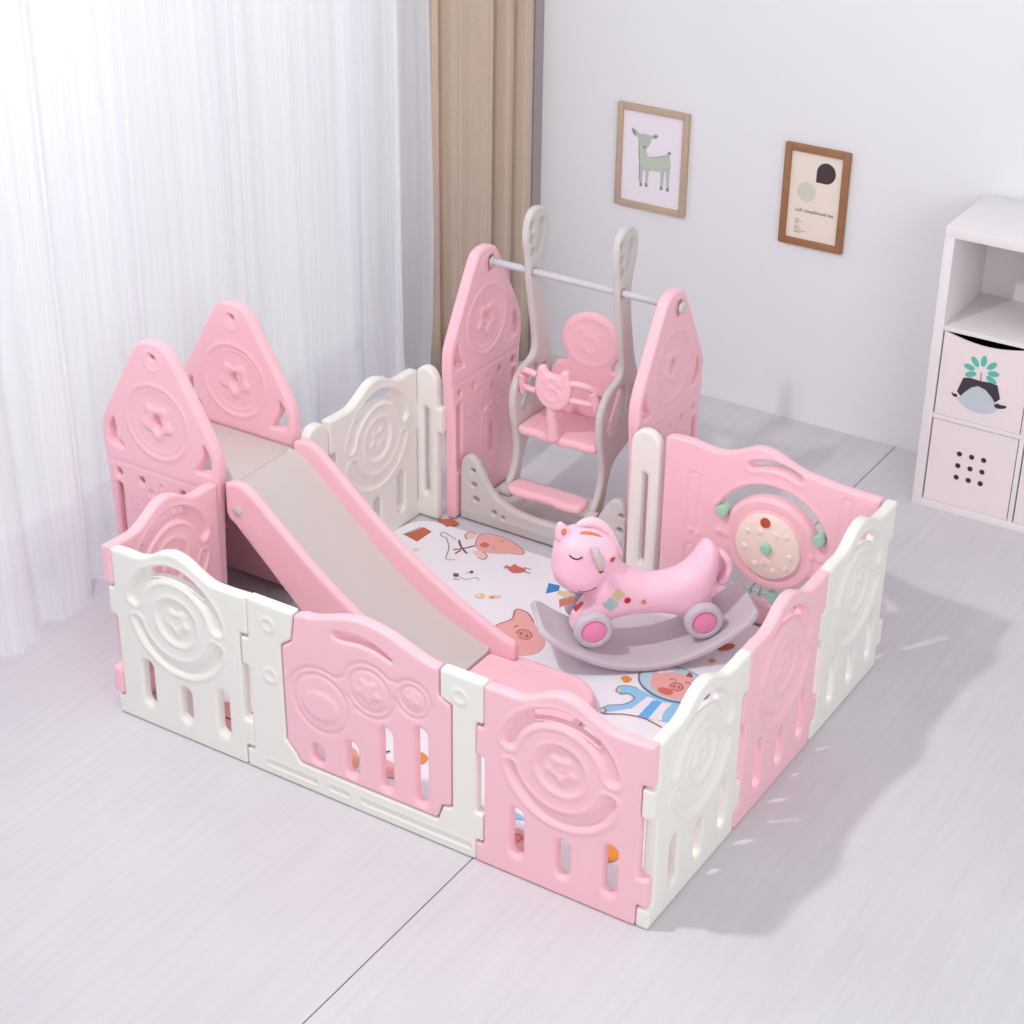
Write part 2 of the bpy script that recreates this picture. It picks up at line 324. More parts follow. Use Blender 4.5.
ART = [('F','rust',[(-1.838,1.448),(-1.808,1.537),(-1.763,1.525),(-1.766,1.431)]),('S','ink',0.004,[(-1.841,1.446),(-1.817,1.531)]),('F','rust',[(-1.805,1.614),(-1.735,1.586),(-1.712,1.638),(-1.756,1.652)]),('P','white',[(-1.725,1.531),(-1.694,1.539),(-1.633,1.529),(-1.594,1.545),(-1.554,1.491),(-1.571,1.443),(-1.568,1.392),(-1.6,1.38),(-1.628,1.441),(-1.677,1.5)]),('S','grey',0.004,[(-1.696,1.514),(-1.717,1.519),(-1.727,1.54),(-1.707,1.544),(-1.653,1.525)]),('S','grey',0.004,[(-1.697,1.523),(-1.641,1.46),(-1.604,1.386),(-1.572,1.398)]),('S','brown',0.009,[(-1.641,1.528),(-1.607,1.491),(-1.56,1.46)]),('S','brown',0.009,[(-1.568,1.526),(-1.593,1.483),(-1.62,1.456)]),('S','brown',0.008,[(-1.597,1.435),(-1.593,1.469)]),('P','pale',[(-1.641,1.569),(-1.643,1.6),(-1.617,1.608),(-1.601,1.577),(-1.618,1.548)]),('S','rose',0.004,[(-1.615,1.605),(-1.643,1.6),(-1.641,1.569),(-1.618,1.548)]),('P','pale',[(-1.549,1.485),(-1.524,1.506),(-1.49,1.489),(-1.483,1.458),(-1.51,1.458)]),('S','rose',0.004,[(-1.524,1.506),(-1.49,1.489),(-1.483,1.458),(-1.51,1.458)]),('P','pig',[(-1.568,1.526),(-1.596,1.59),(-1.583,1.626),(-1.54,1.636),(-1.479,1.631),(-1.426,1.611),(-1.391,1.59),(-1.385,1.567),(-1.42,1.552),(-1.47,1.52),(-1.522,1.503)]),('S','rose',0.003,[(-1.568,1.526),(-1.596,1.59),(-1.583,1.626),(-1.54,1.636),(-1.479,1.631),(-1.426,1.611),(-1.391,1.59),(-1.385,1.567),(-1.42,1.552)]),('P','red',[(-1.526,1.559),(-1.523,1.55),(-1.523,1.542),(-1.527,1.535),(-1.533,1.531),(-1.541,1.531),(-1.548,1.534),(-1.554,1.54),(-1.558,1.548),(-1.557,1.556),(-1.554,1.563),(-1.548,1.567),(-1.54,1.568),(-1.532,1.565)]),('S','rose',0.003,[(-1.505,1.559),(-1.499,1.545)]),('S','ink',0.003,[(-1.505,1.609),(-1.494,1.612)]),('P','red',[(-1.395,1.464),(-1.372,1.47),(-1.373,1.491),(-1.348,1.486),(-1.315,1.482),(-1.316,1.455),(-1.346,1.435)]),('S','grey',0.006,[(-1.388,1.468),(-1.386,1.443)]),('S','grey',0.006,[(-1.313,1.466),(-1.287,1.466)]),('S','grey',0.005,[(-1.329,1.49),(-1.299,1.492)]),('P','brown',[(-1.498,1.313),(-1.495,1.308),(-1.495,1.302),(-1.497,1.297),(-1.501,1.294),(-1.506,1.294),(-1.512,1.297),(-1.516,1.301),(-1.519,1.307),(-1.519,1.313),(-1.517,1.318),(-1.513,1.32),(-1.507,1.32),(-1.502,1.318)]),('S','grey',0.003,[(-1.492,1.304),(-1.459,1.301),(-1.436,1.333),(-1.416,1.321)]),('S','brown',0.004,[(-1.5,1.278),(-1.48,1.287)]),('P','brown',[(-1.465,1.36),(-1.464,1.356),(-1.463,1.352),(-1.465,1.349),(-1.468,1.347),(-1.471,1.347),(-1.475,1.349),(-1.478,1.352),(-1.479,1.356),(-1.48,1.36),(-1.478,1.364),(-1.476,1.366),(-1.472,1.366),(-1.468,1.364)]),('S','grey',0.002,[(-1.482,1.336),(-1.475,1.358)]),('P','yellow',[(-1.338,1.242),(-1.336,1.235),(-1.336,1.227),(-1.34,1.22),(-1.347,1.216),(-1.355,1.215),(-1.363,1.217),(-1.368,1.223),(-1.371,1.23),(-1.37,1.238),(-1.366,1.245),(-1.36,1.249),(-1.352,1.25),(-1.344,1.248)]),('P','pale',[(-1.286,1.273),(-1.285,1.268),(-1.289,1.261),(-1.296,1.253),(-1.305,1.247),(-1.315,1.243),(-1.323,1.243),(-1.328,1.245),(-1.328,1.251),(-1.324,1.258),(-1.317,1.265),(-1.308,1.271),(-1.298,1.275),(-1.29,1.276)]),('P','orange',[(-1.303,1.253),(-1.302,1.25),(-1.303,1.247),(-1.306,1.243),(-1.31,1.241),(-1.315,1.239),(-1.318,1.24),(-1.321,1.242),(-1.322,1.245),(-1.32,1.248),(-1.318,1.252),(-1.314,1.254),(-1.309,1.256),(-1.305,1.255)]),('P','white',[(-1.352,1.237),(-1.351,1.234),(-1.352,1.231),(-1.353,1.229),(-1.356,1.227),(-1.359,1.226),(-1.362,1.227),(-1.364,1.229),(-1.365,1.232),(-1.365,1.235),(-1.363,1.238),(-1.361,1.24),(-1.357,1.24),(-1.354,1.239)]),('P','pale',[(-1.724,1.387),(-1.723,1.383),(-1.724,1.378),(-1.728,1.374),(-1.732,1.371),(-1.738,1.369),(-1.742,1.37),(-1.746,1.372),(-1.747,1.376),(-1.746,1.381),(-1.742,1.385),(-1.738,1.388),(-1.732,1.39),(-1.727,1.389)]),('P','pig',[(-1.181,0.993),(-1.198,1.059),(-1.196,1.107),(-1.178,1.15),(-1.177,1.175),(-1.196,1.218),(-1.185,1.234),(-1.147,1.227),(-1.098,1.188),(-1.046,1.144),(-0.998,1.099),(-0.985,1.032),(-1.027,0.982),(-1.1,0.971)]),('S','rose',0.005,[(-1.181,0.993),(-1.198,1.059),(-1.196,1.107),(-1.178,1.15),(-1.177,1.175),(-1.196,1.218),(-1.185,1.234),(-1.147,1.227),(-1.098,1.188)]),('P','rosel',[(-1.055,1.101),(-1.053,1.089),(-1.058,1.079),(-1.068,1.074),(-1.082,1.074),(-1.096,1.08),(-1.109,1.09),(-1.117,1.103),(-1.119,1.115),(-1.114,1.125),(-1.104,1.131),(-1.09,1.13),(-1.075,1.124),(-1.063,1.114)]),('S','rose',0.004,[(-1.112,1.092),(-1.112,1.124),(-1.082,1.128),(-1.056,1.106),(-1.063,1.079),(-1.093,1.074)]),('P','rose',[(-1.094,1.104),(-1.093,1.101),(-1.092,1.098),(-1.093,1.095),(-1.094,1.094),(-1.097,1.095),(-1.099,1.096),(-1.102,1.099),(-1.103,1.103),(-1.104,1.106),(-1.103,1.108),(-1.101,1.109),(-1.099,1.109),(-1.096,1.107)]),('P','rose',[(-1.068,1.102),(-1.067,1.099),(-1.066,1.096),(-1.067,1.093),(-1.068,1.092),(-1.071,1.092),(-1.073,1.094),(-1.076,1.097),(-1.077,1.1),(-1.078,1.104),(-1.077,1.106),(-1.075,1.107),(-1.073,1.107),(-1.07,1.105)]),('S','ink',0.004,[(-1.139,1.121),(-1.134,1.14)]),('P','sky',[(-0.648,0.978),(-0.652,1.004),(-0.628,1.023),(-0.593,1.028),(-0.543,1.019),(-0.476,1.021),(-0.41,1.051),(-0.372,1.048),(-0.316,1.024),(-0.319,0.975),(-0.373,0.98),(-0.411,0.914),(-0.479,0.903),(-0.55,0.884),(-0.604,0.848),(-0.629,0.845),(-0.63,0.879),(-0.601,0.908),(-0.578,0.947),(-0.578,0.975),(-0.606,0.984),(-0.623,0.966)]),('F','white',[(-0.614,0.845),(-0.553,0.916),(-0.543,1.005),(-0.512,1.005),(-0.509,0.89)]),('F','blue',[(-0.516,0.889),(-0.518,0.994),(-0.487,1.0),(-0.48,0.892)]),('F','white',[(-0.48,0.892),(-0.487,1.0),(-0.457,1.013),(-0.438,0.91)]),('P','sky',[(-0.441,0.915),(-0.457,0.986),(-0.43,1.017),(-0.384,1.0),(-0.395,0.925)]),('S','grey',0.004,[(-0.648,0.978),(-0.652,1.004),(-0.628,1.023),(-0.593,1.028)]),('S','grey',0.004,[(-0.635,0.848),(-0.627,0.887),(-0.586,0.921),(-0.575,0.956),(-0.578,0.975),(-0.606,0.984),(-0.626,0.965)]),('P','palegrey',[(-0.622,0.865),(-0.619,0.859),(-0.617,0.852),(-0.617,0.845),(-0.62,0.84),(-0.624,0.837),(-0.629,0.838),(-0.633,0.841),(-0.637,0.847),(-0.639,0.854),(-0.638,0.86),(-0.636,0.866),(-0.632,0.868),(-0.627,0.868)]),('S','ink',0.003,[(-0.639,0.852),(-0.635,0.868),(-0.618,0.859),(-0.618,0.839),(-0.63,0.841)]),('P','palegrey',[(-0.633,0.988),(-0.631,0.982),(-0.631,0.976),(-0.633,0.972),(-0.636,0.969),(-0.641,0.969),(-0.646,0.972),(-0.65,0.977),(-0.652,0.983),(-0.652,0.989),(-0.65,0.993),(-0.646,0.996),(-0.642,0.995),(-0.637,0.993)]),('S','ink',0.003,[(-0.626,0.972),(-0.645,0.973),(-0.651,0.99)]),('S','rose',0.005,[(-0.614,0.838),(-0.558,0.872),(-0.493,0.888),(-0.42,0.875)]),('P','navy',[(-0.38,1.134),(-0.375,1.111),(-0.377,1.089),(-0.385,1.068),(-0.399,1.05),(-0.418,1.035),(-0.441,1.023),(-0.468,1.017),(-0.496,1.015),(-0.525,1.018),(-0.553,1.026),(-0.579,1.038),(-0.601,1.055),(-0.618,1.074),(-0.63,1.096),(-0.636,1.119),(-0.635,1.142),(-0.627,1.163),(-0.613,1.182),(-0.593,1.198),(-0.569,1.21),(-0.542,1.216),(-0.512,1.218),(-0.483,1.214),(-0.455,1.206),(-0.429,1.192),(-0.407,1.175),(-0.391,1.156)]),('P','helmet',[(-0.388,1.137),(-0.383,1.116),(-0.385,1.095),(-0.393,1.076),(-0.406,1.058),(-0.425,1.044),(-0.447,1.034),(-0.472,1.027),(-0.499,1.025),(-0.527,1.028),(-0.553,1.036),(-0.578,1.047),(-0.599,1.062),(-0.615,1.081),(-0.626,1.101),(-0.631,1.122),(-0.63,1.143),(-0.622,1.163),(-0.609,1.181),(-0.59,1.196),(-0.567,1.207),(-0.541,1.213),(-0.513,1.214),(-0.485,1.211),(-0.458,1.203),(-0.434,1.191),(-0.414,1.175),(-0.398,1.157)]),('P','white',[(-0.583,1.135),(-0.585,1.174),(-0.558,1.202),(-0.54,1.196),(-0.558,1.144)]),('P','pig',[(-0.407,1.126),(-0.403,1.104),(-0.408,1.081),(-0.421,1.062),(-0.44,1.046),(-0.465,1.037),(-0.493,1.035),(-0.521,1.04),(-0.546,1.052),(-0.566,1.069),(-0.579,1.09),(-0.584,1.113),(-0.58,1.136),(-0.567,1.156),(-0.547,1.172),(-0.521,1.181),(-0.493,1.183),(-0.465,1.177),(-0.44,1.165),(-0.42,1.148)]),('P','pig',[(-0.589,1.117),(-0.593,1.146),(-0.566,1.139)]),('P','rose',[(-0.493,1.18),(-0.493,1.209),(-0.471,1.187)]),('P','red',[(-0.481,1.067),(-0.481,1.059),(-0.486,1.051),(-0.495,1.046),(-0.507,1.044),(-0.52,1.046),(-0.529,1.051),(-0.535,1.059),(-0.536,1.067),(-0.53,1.075),(-0.521,1.08),(-0.509,1.082),(-0.497,1.08),(-0.487,1.075)]),('P','rosel',[(-0.467,1.107),(-0.465,1.096),(-0.469,1.086),(-0.476,1.08),(-0.487,1.079),(-0.498,1.082),(-0.508,1.089),(-0.514,1.099),(-0.515,1.11),(-0.512,1.12),(-0.504,1.126),(-0.494,1.128),(-0.482,1.124),(-0.473,1.117)]),('S','rose',0.004,[(-0.511,1.096),(-0.508,1.123),(-0.485,1.128),(-0.468,1.111),(-0.474,1.086),(-0.498,1.083)]),('P','rose',[(-0.495,1.107),(-0.494,1.104),(-0.494,1.101),(-0.495,1.099),(-0.496,1.099),(-0.498,1.099),(-0.5,1.1),(-0.502,1.103),(-0.503,1.105),(-0.503,1.108),(-0.502,1.11),(-0.501,1.111),(-0.499,1.11),(-0.497,1.109)]),('P','rose',[(-0.477,1.108),(-0.476,1.105),(-0.476,1.103),(-0.477,1.101),(-0.478,1.1),(-0.48,1.1),(-0.482,1.102),(-0.484,1.104),(-0.485,1.107),(-0.485,1.109),(-0.484,1.111),(-0.483,1.112),(-0.481,1.112),(-0.479,1.11)]),('S','ink',0.003,[(-0.527,1.129),(-0.523,1.142),(-0.508,1.137)]),('S','ink',0.003,[(-0.475,1.138),(-0.471,1.151),(-0.455,1.144)]),('P','orange',[(-0.67,1.049),(-0.663,1.071),(-0.636,1.064),(-0.644,1.037)]),('P','orange',[(-0.475,1.309),(-0.469,1.324),(-0.452,1.32),(-0.459,1.304)]),('P','orange',[(-0.219,0.252),(-0.212,0.233),(-0.212,0.214),(-0.22,0.199),(-0.233,0.19),(-0.249,0.19),(-0.265,0.199),(-0.278,0.214),(-0.285,0.233),(-0.285,0.252),(-0.277,0.268),(-0.264,0.277),(-0.248,0.277),(-0.232,0.268)]),('P','pig',[(-0.457,0.13),(-0.441,0.097),(-0.435,0.067),(-0.441,0.044),(-0.456,0.034),(-0.478,0.039),(-0.503,0.057),(-0.525,0.085),(-0.542,0.118),(-0.548,0.149),(-0.543,0.172),(-0.527,0.182),(-0.504,0.177),(-0.479,0.158)]),('S','red',0.012,[(-0.491,0.074),(-0.459,0.09)]),('P','rosel',[(-0.491,0.152),(-0.487,0.142),(-0.487,0.133),(-0.491,0.125),(-0.497,0.121),(-0.505,0.121),(-0.514,0.125),(-0.521,0.132),(-0.525,0.142),(-0.525,0.152),(-0.521,0.159),(-0.515,0.164),(-0.506,0.164),(-0.498,0.159)]),('S','rose',0.004,[(-0.518,0.134),(-0.518,0.156),(-0.496,0.149),(-0.498,0.125)]),('P','sky',[(-0.537,0.231),(-0.539,0.225),(-0.55,0.22),(-0.567,0.217),(-0.588,0.216),(-0.607,0.217),(-0.621,0.221),(-0.628,0.227),(-0.625,0.233),(-0.614,0.238),(-0.597,0.241),(-0.576,0.242),(-0.557,0.241),(-0.543,0.237)]),('P','orange',[(-0.991,0.306),(-0.99,0.338),(-0.954,0.324),(-0.954,0.286)]),('P','pig',[(-0.975,0.205),(-0.976,0.19),(-0.987,0.178),(-1.008,0.173),(-1.033,0.175),(-1.059,0.183),(-1.08,0.197),(-1.092,0.213),(-1.092,0.228),(-1.08,0.24),(-1.059,0.246),(-1.033,0.244),(-1.007,0.235),(-0.987,0.221)]),('S','ink',0.006,[(-1.11,0.278),(-1.087,0.274),(-1.075,0.289)]),('S','ink',0.006,[(-1.035,0.158),(-1.033,0.209)]),('P','peach',[(-1.131,0.201),(-1.117,0.177),(-1.111,0.156),(-1.113,0.14),(-1.124,0.133),(-1.14,0.136),(-1.16,0.15),(-1.178,0.17),(-1.192,0.194),(-1.199,0.216),(-1.197,0.232),(-1.186,0.239),(-1.17,0.235),(-1.15,0.221)]),('S','ink',0.005,[(-1.21,0.244),(-1.19,0.207)]),('S','rose',0.006,[(-0.914,0.388),(-0.877,0.361)]),('P','rose',[(-1.54,0.132),(-1.522,0.104),(-1.515,0.077),(-1.519,0.056),(-1.535,0.046),(-1.558,0.049),(-1.585,0.063),(-1.61,0.086),(-1.628,0.114),(-1.636,0.142),(-1.632,0.163),(-1.616,0.173),(-1.592,0.17),(-1.565,0.156)]),('P','pig',[(-1.548,0.166),(-1.523,0.125),(-1.515,0.085),(-1.525,0.053),(-1.551,0.036),(-1.588,0.037),(-1.629,0.056),(-1.666,0.089),(-1.692,0.13),(-1.701,0.171),(-1.691,0.204),(-1.665,0.222),(-1.626,0.22),(-1.585,0.2)]),('S','ink',0.006,[(-1.639,0.146),(-1.598,0.147)]),('P','pig',[(-1.849,0.076),(-1.828,0.048),(-1.816,0.024),(-1.815,0.007),(-1.824,0.0),(-1.843,0.006),(-1.867,0.023),(-1.893,0.047),(-1.914,0.075),(-1.927,0.1),(-1.929,0.118),(-1.919,0.124),(-1.9,0.118),(-1.875,0.101)]),('P','red',[(-1.502,0.196),(-1.486,0.172),(-1.478,0.151),(-1.478,0.135),(-1.488,0.129),(-1.504,0.133),(-1.525,0.147),(-1.545,0.168),(-1.562,0.192),(-1.571,0.214),(-1.57,0.23),(-1.561,0.237),(-1.544,0.232),(-1.523,0.218)]),('P','rust',[(-0.441,1.44),(-0.439,1.431),(-0.441,1.418),(-0.448,1.405),(-0.457,1.393),(-0.467,1.386),(-0.476,1.385),(-0.483,1.389),(-0.485,1.398),(-0.483,1.411),(-0.476,1.424),(-0.467,1.436),(-0.457,1.443),(-0.447,1.445)]),('P','rose',[(-0.716,1.758),(-0.714,1.749),(-0.716,1.739),(-0.721,1.731),(-0.729,1.725),(-0.738,1.724),(-0.747,1.727),(-0.753,1.734),(-0.755,1.744),(-0.754,1.754),(-0.748,1.762),(-0.74,1.767),(-0.731,1.769),(-0.722,1.765)]),('P','pig',[(-0.198,0.808),(-0.189,0.781),(-0.189,0.755),(-0.198,0.734),(-0.214,0.724),(-0.235,0.725),(-0.255,0.737),(-0.271,0.759),(-0.281,0.786),(-0.281,0.813),(-0.272,0.834),(-0.255,0.844),(-0.235,0.843),(-0.214,0.83)]),('P','sky',[(-0.189,1.074),(-0.182,1.049),(-0.184,1.025),(-0.194,1.005),(-0.211,0.994),(-0.231,0.994),(-0.25,1.005),(-0.265,1.024),(-0.272,1.048),(-0.27,1.073),(-0.26,1.093),(-0.243,1.104),(-0.223,1.104),(-0.203,1.094)]),('P','rose',[(-0.137,1.314),(-0.131,1.294),(-0.132,1.274),(-0.139,1.258),(-0.152,1.25),(-0.167,1.251),(-0.181,1.261),(-0.193,1.278),(-0.199,1.298),(-0.198,1.318),(-0.191,1.334),(-0.179,1.342),(-0.163,1.341),(-0.149,1.331)])]

# ================================================================== the room
def floor_material():
    m = bpy.data.materials.new('pale_plank_floor'); m.use_nodes = True; nt = m.node_tree; b = nt.nodes['Principled BSDF']
    N, L = nt.nodes.new, nt.links.new
    tc = N('ShaderNodeTexCoord'); mp = N('ShaderNodeMapping'); mp.inputs['Scale'].default_value = (26, 1.1, 1)
    L(tc.outputs['Object'], mp.inputs['Vector'])
    n1 = N('ShaderNodeTexNoise'); n1.inputs['Scale'].default_value = 1.6; n1.inputs['Detail'].default_value = 6; n1.inputs['Roughness'].default_value = .6
    L(mp.outputs['Vector'], n1.inputs['Vector'])
    n2 = N('ShaderNodeTexNoise'); n2.inputs['Scale'].default_value = 1.3; n2.inputs['Detail'].default_value = 3
    L(tc.outputs['Object'], n2.inputs['Vector'])
    cr = N('ShaderNodeValToRGB'); cr.color_ramp.elements[0].position = .3; cr.color_ramp.elements[1].position = .72
    cr.color_ramp.elements[0].color = srgb(210, 207, 213); cr.color_ramp.elements[1].color = srgb(218, 215, 221)
    L(n1.outputs['Fac'], cr.inputs['Fac'])
    mx = N('ShaderNodeMix'); mx.data_type = 'RGBA'; mx.blend_type = 'MULTIPLY'; mx.inputs[0].default_value = .35
    c2 = N('ShaderNodeValToRGB'); c2.color_ramp.elements[0].color = (.86, .83, .86, 1); c2.color_ramp.elements[1].color = (1, 1, 1, 1)
    c2.color_ramp.elements[0].position = .35; c2.color_ramp.elements[1].position = .6
    L(n2.outputs['Fac'], c2.inputs['Fac']); L(cr.outputs['Color'], mx.inputs[6]); L(c2.outputs['Color'], mx.inputs[7])
    # plank joints along y, where two sheets meet
    sx = N('ShaderNodeSeparateXYZ'); L(tc.outputs['Object'], sx.inputs['Vector'])
    a = N('ShaderNodeMath'); a.operation = 'ADD'; a.inputs[1].default_value = .575; L(sx.outputs['X'], a.inputs[0])
    md = N('ShaderNodeMath'); md.operation = 'ABSOLUTE'; L(a.outputs[0], md.inputs[0])
    lt = N('ShaderNodeMath'); lt.operation = 'LESS_THAN'; lt.inputs[1].default_value = .0022; L(md.outputs[0], lt.inputs[0])
    m2 = N('ShaderNodeMix'); m2.data_type = 'RGBA'; m2.inputs[7].default_value = srgb(112, 104, 108)
    L(lt.outputs[0], m2.inputs[0]); L(mx.outputs[2], m2.inputs[6]); L(m2.outputs[2], b.inputs['Base Color'])
    b.inputs['Roughness'].default_value = .5; b.inputs['Specular IOR Level'].default_value = .3
    bp = N('ShaderNodeBump'); bp.inputs['Strength'].default_value = .04; bp.inputs['Distance'].default_value = .002
    L(n1.outputs['Fac'], bp.inputs['Height']); L(bp.outputs['Normal'], b.inputs['Normal'])
    return m
bm = bmesh.new(); add_box(bm, -2.8, 3.2, -4.2, 3.3, -.06, 0)
struct(bm_obj('floor', bm, floor_material(), None, False))
bm = bmesh.new(); add_box(bm, -2.9, 3.2, 3.2, 3.32, 0, 2.9)
struct(bm_obj('wall_back', bm, WALLM, None, False))
# left wall with a wide, tall window opening behind the sheer curtain
bm = bmesh.new()
WX0, WX1 = -2.94, -2.8
add_box(bm, WX0, WX1, -4.2, -1.6, 0, 2.9); add_box(bm, WX0, WX1, 2.55, 3.2, 0, 2.9)
add_box(bm, WX0, WX1, -1.6, 2.55, 0, .12); add_box(bm, WX0, WX1, -1.6, 2.55, 2.55, 2.9)
struct(bm_obj('wall_left', bm, WALLM, None, False))
bm = bmesh.new()
for y in (-1.6, -.22, 1.16, 2.5): add_box(bm, -2.9, -2.84, y, y+.05, .12, 2.55)
for z in (.12, 2.5): add_box(bm, -2.9, -2.84, -1.6, 2.55, z, z+.05)
w1 = struct(bm_obj('window_1', bm, FRAMEW, None, False))
g = bpy.data.materials.new('window_glass'); g.use_nodes = True
gb = g.node_tree.nodes['Principled BSDF']; gb.inputs['Base Color'].default_value = (1, 1, 1, 1); gb.inputs['Roughness'].default_value = 0; gb.inputs['Transmission Weight'].default_value = 1; gb.inputs['IOR'].default_value = 1.02
bm = bmesh.new(); add_box(bm, -2.874, -2.868, -1.58, 2.53, .15, 2.52)
bm_obj('glass_pane', bm, g, w1, False)
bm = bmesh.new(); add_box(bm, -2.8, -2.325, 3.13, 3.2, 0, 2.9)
struct(bm_obj('shade_trim_1', bm, TRIMM, None, False))  # corner strip beside the drape, its shade painted in as colour

# ------------------------------------------------------------------ curtains
def sheer_material():
    m = bpy.data.materials.new('sheer_voile'); m.use_nodes = True; nt = m.node_tree; N, L = nt.nodes.new, nt.links.new
    nt.nodes.remove(nt.nodes['Principled BSDF']); out = nt.nodes['Material Output']
    d = N('ShaderNodeBsdfDiffuse'); d.inputs['Color'].default_value = (.92, .92, .97, 1)
    t = N('ShaderNodeBsdfTranslucent'); t.inputs['Color'].default_value = (.94, .945, .99, 1)
    p = N('ShaderNodeBsdfTransparent'); p.inputs['Color'].default_value = (1, 1, 1, 1)
    a = N('ShaderNodeMixShader'); a.inputs[0].default_value = .55; L(d.outputs[0], a.inputs[1]); L(t.outputs[0], a.inputs[2])
    tc = N('ShaderNodeTexCoord'); n = N('ShaderNodeTexNoise'); n.inputs['Scale'].default_value = 4
    mp = N('ShaderNodeMapping'); mp.inputs['Scale'].default_value = (1, 12, .2); L(tc.outputs['Object'], mp.inputs['Vector']); L(mp.outputs['Vector'], n.inputs['Vector'])
    r = N('ShaderNodeMapRange'); r.inputs[3].default_value = .1; r.inputs[4].default_value = .32; L(n.outputs['Fac'], r.inputs[0])
    b = N('ShaderNodeMixShader'); L(r.outputs[0], b.inputs[0]); L(a.outputs[0], b.inputs[1]); L(p.outputs[0], b.inputs[2])
    L(b.outputs[0], out.inputs['Surface']); return m
def curtain(name, path, zs, m, sway, thick=0):
    bm = bmesh.new(); rows = []
    for z in zs:
        rows.append([bm.verts.new((*sway(p, z, i/(len(path)-1)), z)) for i, p in enumerate(path)])
    for a, b in zip(rows, rows[1:]):
        for i in range(len(path)-1): bm.faces.new((a[i], a[i+1], b[i+1], b[i]))
    if thick: bmesh.ops.solidify(bm, geom=bm.faces[:], thickness=thick)
    return bm_obj(name, bm, m)
ys = np.linspace(-1.9, 2.60, 1150)
PLEATS = []; _y = -1.85
while _y < 2.55:
    PLEATS.append((_y, RNG.uniform(.010, .024), RNG.uniform(.005, .009))); _y += RNG.uniform(.06, .24)
def fold(y):
    return .034*np.sin(y*17+1.6*np.sin(y*2.7))+.012*np.sin(y*41+2.4*np.sin(y*4.1))*(.4+.6*np.sin(y*3.1)**2)+.012*np.sin(y*7.3)+sum(a*math.exp(-((y-c)/w)**2) for c, a, w in PLEATS)
def sheer_sway(p, z, t):
    y = p[1]; k = .55+.6*(1-z/2.6); hem = max(0, (.5-z))*.06*math.sin(y*9)
    return (-2.52+fold(y)*k+hem, y+.02*math.sin(z*1.3+y*5)*(1-z/2.6))
sh = curtain('sheer_curtain', [(0, y) for y in ys], [.006, .05, .15, .35, .7, 1.2, 1.8, 2.3, 2.66], sheer_material(), sheer_sway)
tag(sh, 'white sheer voile curtain hanging in soft folds across the window', 'curtain')
DRAPE = mat('beige_drape_fabric', (250, 234, 218), .9, .04, 60, .15, 500, spec=.1)
S = np.linspace(0, 1, 150)
def drape_pt(s, z):
    bx, by = -2.545+.225*s, 2.652+.445*s
    A = .022+.010*math.sin(9*s+1.0)
    ph = s*2*PI*4.3+.9*math.sin(s*8.5)+.25*math.sin(z*.9+s*3)
    nx, ny = .95, -.31
    w = math.sin(ph)+.32*math.sin(2*ph+1.1)+.12*math.sin(5*ph)
    return (bx+nx*A*w, by+ny*A*w)
dr = curtain('drape_curtain', [(s, 0) for s in S], [.01, .3, .7, 1.1, 1.5, 1.9, 2.3, 2.66], DRAPE, lambda p, z, t: drape_pt(p[0], z), .003)
tag(dr, 'beige opaque curtain gathered in heavy folds at the room corner', 'curtain')
tube_obj('curtain_rail', [(-2.53, -2.0, 2.69), (-2.53, 3.12, 2.69)], .014, STEEL)
tag(bpy.data.objects['curtain_rail'], 'slim metal curtain rail above the white sheer and beige drape', 'curtain rail')

# ------------------------------------------------------------------ pictures
def picture(name, label, x0, x1, z0, z1, fw, wood, paper, items, extra=None):
    y1 = 3.1995; d = .022
    t = thing(name, label, 'picture', ((x0+x1)/2, y1, z0))
    lx, w, hgt = -(x0+x1)/2, x1-x0, z1-z0
    bm = bmesh.new(); hw = w/2
    for (a, b, c, e) in ((-hw, -hw+fw, 0, hgt), (hw-fw, hw, 0, hgt), (-hw+fw, hw-fw, 0, fw), (-hw+fw, hw-fw, hgt-fw, hgt)):
        add_box(bm, a, b, -d, 0, c, e, .002)
    bm_obj('frame', bm, wood, t, True, 35)
    mats = [paper]; bm = bmesh.new(); add_box(bm, -hw+fw*.8, hw-fw*.8, -.010, -.004, fw*.8, hgt-fw*.8)
    art_faces(bm, items, mats, lambda x, z, k: (x+lx, -.010-k, z-z0))
    if extra: extra(bm, mats, lx, z0)
    me = bpy.data.meshes.new('print'); bm.to_mesh(me); bm.free()
    for m in mats: me.materials.append(m)
    link('print', me, None, t, False)
    return t
